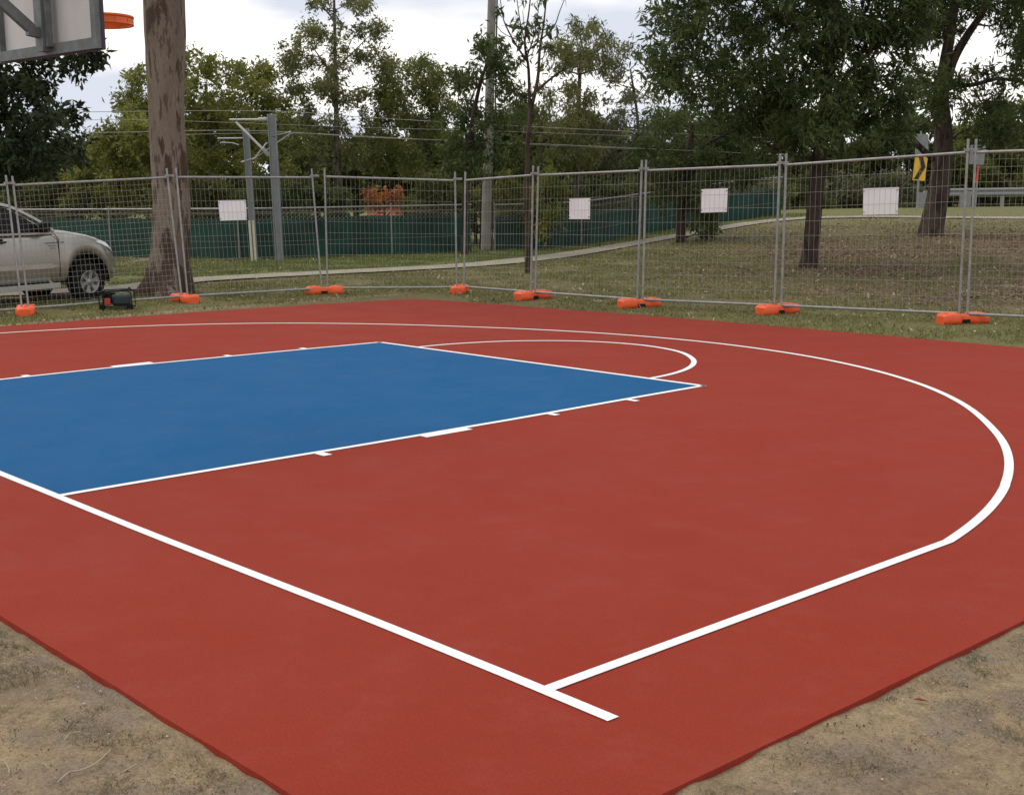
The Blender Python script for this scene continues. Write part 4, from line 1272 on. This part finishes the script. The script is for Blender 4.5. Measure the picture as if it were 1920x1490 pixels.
T('slim_gum_tree', 'sparse grey green sapling between the weeping gum and the large dark tree', D, on_ground(1200, D), [(1205, 460, .07), (1200, 330, .06), (1195, 220, .045), (1182, 130, .025)],
  [{'p': [(1158, 92), (1185, 84), (1200, 105), (1185, 150), (1150, 155), (1142, 130)], 'c': 1.3}, {'p': [(1130, 185), (1180, 168), (1235, 170), (1235, 320), (1125, 320)], 'c': 1.9}], LF_GREY, BARK_GR, 28, rpx=13, depth_m=2.2, dens=520, L=0.14, Wd=0.034, bias=-0.6)

# thin reddish gum near the fence
B = gnd(990, 512); D = depth(B)
T('reddish_sapling', 'thin reddish gum sapling with nearly bare branches, rising behind the fence', D, B, [(990, 512, .078), (989, 440, .058), (988, 350, .050), (990, 260, .045), (993, 215, .037), (991, 130, .030), (984, 80, .022), (992, 20, .015), (1000, -60, .008)],
  [{'p': [(930, -60), (1080, -60), (1070, 10), (930, 20)], 'c': .6}, {'p': [(945, 20), (1060, 20), (1040, 130), (950, 120)], 'c': 0.55}], LF_DARK, BARK_RED, 29, rpx=9, depth_m=1.6, dens=260, L=0.13, Wd=0.035, bias=-1.3, sub=0.10, brad=0.008,
  limbs=[[(993, 215, .045), (1008, 150, .034), (1012, 95, .026), (1020, 40, .018), (1028, -40, .010)], [(1000, 190, .03), (1030, 150, .024), (1060, 128, .014)], [(991, 120, .022), (965, 80, .018), (945, 40, .012), (938, 0, .008)],
         [(1012, 95, .018), (1035, 55, .013), (1050, 20, .009), (1070, -30, .006)], [(984, 82, .014), (975, 40, .011), (968, -10, .007)], [(990, 105, .014), (1003, 60, .01), (1012, 0, .007)], [(965, 80, .011), (940, 60, .008), (920, 20, .005)], [(1008, 100, .012), (1000, 95, .01), (985, 60, .008), (980, 20, .005)], [(990, 262, .02), (1010, 250, .012), (1040, 262, .006)]])
# large dark tree (trunk behind the fence, right of centre)
B = gnd(1515, 502); D = depth(B)
T('large_dark_tree', 'large dark dense gum with a straight trunk behind the fence, right of centre', D, B, [(1512, 502, .23), (1520, 470, .165), (1528, 380, .155), (1538, 280, .14), (1548, 190, .12), (1556, 90, .10), (1562, -20, .08), (1570, -200, .05), (1575, -380, .03)],
  [{'p': [(1252, 15), (1240, -60), (1300, -180), (1720, -200), (1740, 40), (1700, 150), (1700, 215), (1600, 240), (1500, 240), (1400, 235), (1310, 215), (1255, 190), (1215, 185), (1228, 150), (1205, 130), (1210, 90), (1225, 70), (1228, 40)], 'c': 2.1},
   {'p': [(1340, 225), (1690, 225), (1700, 275), (1620, 300), (1540, 285), (1400, 290)], 'c': 1.7}, {'p': [(1320, -180), (1420, -420), (1700, -420), (1720, -200)], 'c': 1.3, 'r': 36}], LF_DARK, BARK_DK, 30, rpx=26, depth_m=4.2, dens=620, L=0.15, Wd=0.036, bias=-0.7, group='trees',
  limbs=[[(1540, 250, .06), (1490, 200, .045), (1430, 165, .03), (1360, 140, .018)], [(1545, 200, .06), (1590, 140, .045), (1640, 90, .03)], [(1530, 270, .045), (1570, 215, .03), (1600, 160, .02)], [(1555, 120, .05), (1500, 60, .04), (1440, 10, .025)], [(1538, 300, .04), (1480, 290, .028), (1420, 262, .016)]])
# low dark tree with hanging leaves beside the path
B = gnd(1276, 455); D = depth(B)
T('low_dark_tree', 'low dark tree with leaves hanging to the ground beside the path', D, B, [(1276, 455, .15), (1277, 420, .13), (1282, 350, .12), (1290, 290, .10), (1300, 230, .06)],
  [{'p': [(1215, 200), (1330, 200), (1400, 250), (1430, 320), (1395, 340), (1340, 350), (1300, 335), (1240, 330), (1190, 310), (1180, 270)], 'c': 1.9},
   {'p': [(1225, 330), (1345, 335), (1345, 380), (1330, 430), (1312, 425), (1295, 385), (1240, 390), (1222, 360)], 'c': 2.4, 'r': 13}, {'p': [(1290, 380), (1345, 375), (1340, 440), (1322, 448), (1300, 430)], 'c': 2.0, 'r': 9}], LF_DARK, BARK_DK, 31, rpx=22, depth_m=3.0, dens=560, L=0.14, Wd=0.036, bias=-0.8,
  limbs=[[(1290, 290, .06), (1340, 262, .045), (1400, 235, .03)], [(1300, 300, .04), (1350, 300, .03), (1390, 280, .02)]])
# right leaning tree
B = gnd(1742, 442); D = depth(B)
T('leaning_dark_tree', 'dark tree with a thick slightly leaning trunk behind the chevron sign, near the right edge', D, B, [(1740, 444, .36), (1748, 420, .30), (1760, 360, .27), (1768, 300, .25), (1768, 240, .22), (1764, 180, .20), (1772, 120, .15), (1785, 40, .12), (1795, -60, .10), (1800, -250, .05)],
  [{'p': [(1700, -180), (1990, -180), (1990, 40), (1900, 45), (1870, 30), (1830, 60), (1800, 90), (1700, 120), (1670, 40)], 'c': 1.9, 'r': 24},
   {'p': [(1690, 100), (1770, 110), (1790, 190), (1740, 230), (1690, 200)], 'c': 1.3},
   {'p': [(1800, 215), (1860, 170), (1990, 160), (1990, 262), (1880, 262), (1810, 250)], 'c': 1.5},
   {'p': [(1885, 50), (1990, 40), (1990, 170), (1880, 160), (1870, 110)], 'c': 1.6}, {'p': [(1790, 120), (1850, 130), (1870, 190), (1800, 230), (1770, 180)], 'c': 1.4}, {'p': [(1650, -180), (1750, -420), (1950, -420), (2000, -180)], 'c': 1.2, 'r': 34}], LF_DARK, BARK_RED, 32, rpx=20, depth_m=4.0, dens=560, L=0.15, Wd=0.036, bias=-0.7,
  limbs=[[(1766, 190, .15), (1785, 120, .12), (1812, 70, .10), (1845, 20, .08), (1870, -40, .05)], [(1764, 305, .10), (1740, 290, .085), (1712, 262, .07), (1700, 240, .055), (1694, 228, .03)], [(1770, 160, .07), (1820, 160, .055), (1870, 148, .045), (1925, 156, .03)], [(1766, 280, .03), (1800, 250, .02), (1850, 230, .012)]])
# right background
D = 60.0
T('bright_leafy_tree', 'brighter green tree beyond the guard rail at the right edge', D, on_ground(1900, D), [(1900, 390, .14), (1902, 300, .12), (1905, 240, .08)],
  [[(1790, 250), (1850, 235), (1880, 200), (1990, 190), (1990, 350), (1780, 350)]], LF_MID, BARK_GR, 33, rpx=18, cover=2.4, depth_m=4, dens=480, L=0.20, Wd=0.08, bias=-0.1)

# dark trees standing further back, closing the gaps
back = [(150, 300, 62, LF_SHRUB), (300, 255, 60, LF_DARK), (440, 225, 58, LF_SHRUB), (560, 262, 61, LF_DARK), (665, 290, 60, LF_SHRUB), (770, 262, 60, LF_DARK), (870, 285, 59, LF_SHRUB), (985, 248, 60, LF_DARK), (1090, 262, 60, LF_SHRUB), (1180, 292, 60, LF_DARK), (1300, 235, 60, LF_SHRUB), (1430, 225, 59, LF_DARK), (1580, 235, 61, LF_SHRUB), (1700, 242, 62, LF_DARK), (20, 290, 60, LF_DARK)]
blab = ['hazy low dark tree beyond the yellow green shrub', 'dark tree low behind the big gum trunk', 'dark tree behind the two railway masts', 'dark tree behind the fence just right of the taller mast', 'low dark tree beneath the tallest slender tree', 'dark tree behind the orange leaved shrub', 'low dark tree left of the utility pole foot', 'dark tree behind the thin reddish sapling', 'dark tree below the weeping gum head', 'lowest dark tree in the gap below the sparse sapling', 'dark tree behind the low dark tree by the path', 'dark tree left of the large dark trunk', 'dark tree right of the large dark trunk', 'dark tree behind the chevron sign', 'dark tree low at the left edge behind the broad leaved tree']
for k, ((x, y, D, lf), lab) in enumerate(zip(back, blab)):
    y -= 38
    T('background_tree', lab, D, on_ground(x, D), [(x, 400, .15), (x+3, 360, .13), (x-2, y+40, .08)],
      [{'p': [(x-75, 395), (x-78, y+45), (x-45, y+12), (x-12, y), (x+25, y+8), (x+55, y+28), (x+76, y+60), (x+75, 395)], 'c': 1.9}], lf, BARK_DK, 50+k, rpx=17, depth_m=4, dens=330, L=0.24, Wd=0.09, bias=-0.3, group='dark trees beyond the railway')
# shrubs right behind the low railway fence
shr = [(60, 330, 38, LF_SHRUB, 'dark shrub behind the pickup roof', 55), (165, 355, 37, LF_SHRUB, 'low dark shrub behind the pickup bonnet, over the green cloth', 50), (390, 335, 38, LF_SHRUB, 'dark shrub right of the gum trunk over the green cloth', 62), (500, 338, 38, LF_DARK, 'dark shrub behind the foot of the taller mast', 58), (595, 330, 38, LF_DARK, 'dark shrub behind the fence joint left of the orange shrub', 52),
       (820, 332, 39, LF_SHRUB, 'dark shrub between the orange shrub and the fence corner', 55), (890, 345, 40, LF_MID, 'mid green shrub beside the utility pole', 45), (962, 322, 37, LF_YEL, 'yellowing shrub left of the thin reddish sapling', 38), (1022, 318, 36, LF_LIME, 'lime green shrub right of the thin reddish sapling', 30), (1110, 325, 41, LF_DARK, 'dark shrub behind the smallest white sheet', 60), (1195, 335, 43, LF_SHRUB, 'dark shrub left of the low dark tree', 50),
       (1420, 335, 52, LF_SHRUB, 'dark shrub right of the low dark tree', 60), (1500, 330, 54, LF_SHRUB, 'dark shrub behind the large dark trunk', 50), (1590, 325, 56, LF_GREY, 'grey green shrub above the largest white sheet', 60), (1680, 315, 56, LF_GREY, 'olive shrub left of the chevron sign', 48), (1800, 320, 60, LF_DARK, 'dark shrub between the two road signs', 60), (1890, 318, 60, LF_SHRUB, 'dark shrub behind the guard rail at the right edge', 60)]
for k, (x, y, D, lf, lab, w) in enumerate(shr):
    yb_ = min(470, 350+1.75*FPX/D*0.75)
    T('shrub', lab, D, on_ground(x, D), [(x, 440, .05), (x+2, 400, .045), (x-2, y+25, .03)],
      [{'p': [(x-w, yb_), (x-w*1.05, y+35), (x-w*0.6, y+8), (x, y), (x+w*0.55, y+10), (x+w, y+40), (x+w, yb_)], 'c': 2.0}], lf, BARK_DK, 80+k, rpx=14, depth_m=1.6, dens=520, L=0.14, Wd=0.05, bias=-0.2, group='shrubs behind the railway fence', cat='shrub')
T('flowering_shrub', 'orange leaved shrub seen above the green cloth in the middle distance', 37.0, on_ground(722, 37), [(722, 470, .04), (722, 420, .04), (720, 372, .02)],
  [{'p': [(680, 395), (683, 358), (705, 352), (735, 350), (752, 346), (758, 362), (745, 372), (752, 396)], 'c': 1.5}], LF_ORA, BARK_DK, 99, rpx=7, depth_m=0.9, dens=620, L=0.08, Wd=0.05, bias=0.0, cat='shrub')

# far off wood closing the horizon
r = np.random.default_rng(77); n = 26000
Lx = r.uniform(-75, 75, n); Dd = r.uniform(95, 125, n)
hx = 3.2+1.6*np.sin(Lx*0.11+1)+1.2*np.sin(Lx*0.31)+0.8*np.sin(Lx*0.9+2)
zz = hx*r.random(n)**0.6
C = np.stack([CAM[0]+RH[0]*Lx+FH[0]*Dd, CAM[1]+RH[1]*Lx+FH[1]*Dd, zz], 1)
V, F = leaves_np(C, 0, 1.1, 0.7, r)
o = np_mesh('distant_woodland', V, F, LF_SHRUB); tag(o, 'dark far off wood closing the horizon behind the railway trees', 'woodland', None, 'stuff')

# ------------------------------------------------------------------ grass and litter
def inside_court(x, y): return (x > -7.55) & (x < 7.33) & (y > -1.12) & (y < 10.0+0.05*(x > -5))
def blades(N, Lr, Dr, hgt, wid, mat, name, lab, cat, seed, keep=None, lean=0.6):
    r = np.random.default_rng(seed)
    Lx = r.uniform(Lr[0], Lr[1], N); Dd = r.uniform(Dr[0], Dr[1], N)
    x = CAM[0]+RH[0]*Lx+FH[0]*Dd; y = CAM[1]+RH[1]*Lx+FH[1]*Dd
    ok = ~inside_court(x, y)
    # keep within the picture's cone, a little wider
    ok &= np.abs(Lx) < Dd*0.43+0.8
    if keep is not None: ok &= keep(x, y, Lx, Dd, r)
    # off the path
    x, y, Lx, Dd = x[ok], y[ok], Lx[ok], Dd[ok]
    dmin = np.full(len(x), 9.0)
    for q in PS[::2]: dmin = np.minimum(dmin, np.hypot(x-q[0], y-q[1]))
    k_ = dmin > 0.72
    x, y = x[k_], y[k_]; n = len(x)
    z = terrain(x, y)
    a = r.random(n)*6.28; h = hgt*(0.4+1.0*r.random(n)); w = wid*(0.6+0.8*r.random(n))
    lx = r.normal(size=n)*lean*h; ly = r.normal(size=n)*lean*h
    P0 = np.stack([x-np.cos(a)*w/2, y-np.sin(a)*w/2, z-0.005], 1); P1 = np.stack([x+np.cos(a)*w/2, y+np.sin(a)*w/2, z-0.005], 1)
    P2_ = np.stack([x+lx, y+ly, z+h], 1)
    V = np.stack([P0, P1, P2_], 1).reshape(-1, 3)
    o = np_mesh(name, V, np.arange(n*3).reshape(-1, 3), mat)
    tag(o, lab, cat, None, 'stuff'); return o
def litter_amt(L, D): return S((L-1.6)/5.5)*S((D-17.5)/2.5)*np.clip(0.75+1.8*vnoise(L+50, D, 1.9, 61), 0.12, 1)
blades(190000, (-11, 10), (13.5, 33), 0.045, 0.014, GRASSM, 'grass', 'short olive grass round the far sides of the court', 'grass', 1,
       lambda x, y, L, D, r: (r.random(len(x)) > 0.8*litter_amt(L, D)) & (vnoise(x, y, 0.6, 9)+0.5 > 0.22+0.25*r.random(len(x))))
blades(90000, (-14, 10), (27, 44), 0.07, 0.022, GRASSG, 'green_verge', 'greener grass between the path and the low railway fence', 'grass', 2,
       lambda x, y, L, D, r: (D > np.interp(L, Lp[o_], Dp[o_])+0.3) & (vnoise(x, y, 0.9, 12)+0.5 > 0.25))
blades(380000, (-3.6, 3.6), (2.6, 7.5), 0.013, 0.0026, DRYG, 'dry_turf', 'sparse dry grass on the bare earth nearest the camera', 'grass', 3,
       lambda x, y, L, D, r: (vnoise(x, y, 0.33, 21)+0.5)*0.7+(vnoise(x, y, 0.12, 22)+0.5)*0.5 > 0.54+0.20*r.random(len(x)), 1.5)
blades(42000, (-3.6, 3.6), (2.6, 7.5), 0.018, 0.0035, GRASSG, 'green_tufts', 'small green tufts on the bare earth nearest the camera', 'grass', 4,
       lambda x, y, L, D, r: (vnoise(x, y, 0.22, 31)+0.5)+0.6*vnoise(x, y, 0.6, 33) > 0.74, 1.1)

def scatter(N, Lr, Dr, L, W, mat, name, lab, cat, seed, keep=None, lift=0.012, flat_=0.35):
    r = np.random.default_rng(seed)
    Lx = r.uniform(Lr[0], Lr[1], N); Dd = r.uniform(Dr[0], Dr[1], N)
    x = CAM[0]+RH[0]*Lx+FH[0]*Dd; y = CAM[1]+RH[1]*Lx+FH[1]*Dd
    ok = ~inside_court(x, y) & (np.abs(Lx) < Dd*0.43+0.8)
    if keep is not None: ok &= keep(x, y, Lx, Dd, r)
    x, y = x[ok], y[ok]; n = len(x)
    z = terrain(x, y)+lift
    C = np.stack([x, y, z], 1)
    d = r.normal(size=(n, 3)); d[:, 2] *= flat_; d /= np.linalg.norm(d, axis=1)[:, None]
    s_ = np.cross(d, np.array([0, 0, 1.0])+r.normal(size=(n, 3))*flat_); s_ /= np.linalg.norm(s_, axis=1)[:, None]
    l = L*(0.5+r.random((n, 1))); w = W*(0.5+r.random((n, 1)))
    V = np.stack([C, C+d*l*.45+s_*w*.5+[0, 0, 0.006], C+d*l, C+d*l*.45-s_*w*.5+[0, 0, 0.006]], 1).reshape(-1, 3)
    o = np_mesh(name, V, np.arange(n*4).reshape(-1, 4), mat); tag(o, lab, cat, None, 'stuff'); return o
scatter(95000, (0, 16), (16.5, 45), 0.085, 0.024, LITTER, 'leaf_litter', 'brown fallen gum leaves covering the bank at the right', 'leaf litter', 5,
        lambda x, y, L, D, r: (r.random(len(x)) < litter_amt(L, D)*0.95+0.03) & (D < np.interp(L, Lp[o_], Dp[o_])-11*r.random(len(x))**1.5))
scatter(22000, (-12, 15), (15, 42), 0.085, 0.028, LITTER2, 'scattered_leaves', 'scattered pale fallen leaves on the grass', 'fallen leaves', 6, lambda x, y, L, D, r: r.random(len(x)) < 0.30)
scatter(26000, (-3.6, 3.6), (2.6, 8), 0.015, 0.006, LITTER, 'ground_debris', 'tiny leaf fragments and chips on the bare earth nearest the camera', 'debris', 7, None, 0.006, 0.3)

# pebbles
r = np.random.default_rng(44); mb = MB()
STONE = simple('pale_pebble', (0.42, 0.38, 0.31), 0.9, 0, 0.25, 30)
for k in range(620):
    L_, D_ = r.uniform(-2.6, 2.8), r.uniform(3.2, 6.8)
    x, y = CAM[0]+RH[0]*L_+FH[0]*D_, CAM[1]+RH[1]*L_+FH[1]*D_
    if inside_court(x, y): continue
    s_ = 0.003+0.006*r.random()**3; z = float(terrain(x, y))+0.006
    a = r.random()*3.14; V = []
    for p in ((1, 0, 0), (-1, 0, 0), (0, .8, 0), (0, -.8, 0), (0, 0, .6), (0, 0, -.6)):
        V.append((x+s_*(p[0]*math.cos(a)-p[1]*math.sin(a)), y+s_*(p[0]*math.sin(a)+p[1]*math.cos(a)), z+s_*p[2]))
    mb.add(V, [(0, 2, 4), (2, 1, 4), (1, 3, 4), (3, 0, 4), (2, 0, 5), (1, 2, 5), (3, 1, 5), (0, 3, 5)], True)
o = mb.build('pebbles', STONE); tag(o, 'small pale pebbles scattered over the bare earth', 'pebbles', None, 'stuff')
# twigs and one red leaf lying in the foreground
TW = simple('dry_twig', (0.32, 0.26, 0.18), 0.85)
def twig(pp, rad, lab):
    P = [gnd(*q) for q in pp]
    for k, q in enumerate(P): q[2] += 0.012+0.004*(k % 2)
    mb = MB(); mb.tube(catmull(P, 5), rad, 6); o = mb.build('twig', TW); tag(o, lab, 'twig', 'dry twigs on the bare earth')
twig([(108, 1478), (130, 1462), (150, 1452), (180, 1440), (207, 1418)], 0.0028, 'long pale twig on the bare earth at the lower left')
twig([(228, 1460), (242, 1452), (256, 1443)], 0.0026, 'short pale twig right of the long one at the lower left')
twig([(120, 1396), (130, 1388), (140, 1382), (152, 1380)], 0.0016, 'thin curved twig above the long pale twig at the lower left')
twig([(0, 1436), (10, 1440), (17, 1448), (18, 1458)], 0.002, 'hooked twig at the left edge of the picture')
Q = gnd(1725, 1322); r_ = Vector((RH[0], RH[1], 0)); f_ = Vector((FH[0], FH[1], 0)); q = Vector(Q)+Vector((0, 0, 0.014))
mb = MB(); mb.add([q-r_*0.022+f_*0.008, q+f_*0.007+Vector((0, 0, .006)), q+r_*0.024-f_*0.012, q-f_*0.006+Vector((0, 0, .004))], [(0, 3, 2, 1)])
mb.add([q-r_*0.022+f_*0.008-Vector((0, 0, .001)), q+f_*0.007+Vector((0, 0, .005)), q+r_*0.024-f_*0.012-Vector((0, 0, .001)), q-f_*0.006+Vector((0, 0, .003))], [(0, 1, 2, 3)])
o = mb.build('fallen_leaf', simple('red_leaf', (0.22, 0.02, 0.015), 0.6)); tag(o, 'single red fallen leaf on the bare earth at the lower right', 'leaf')
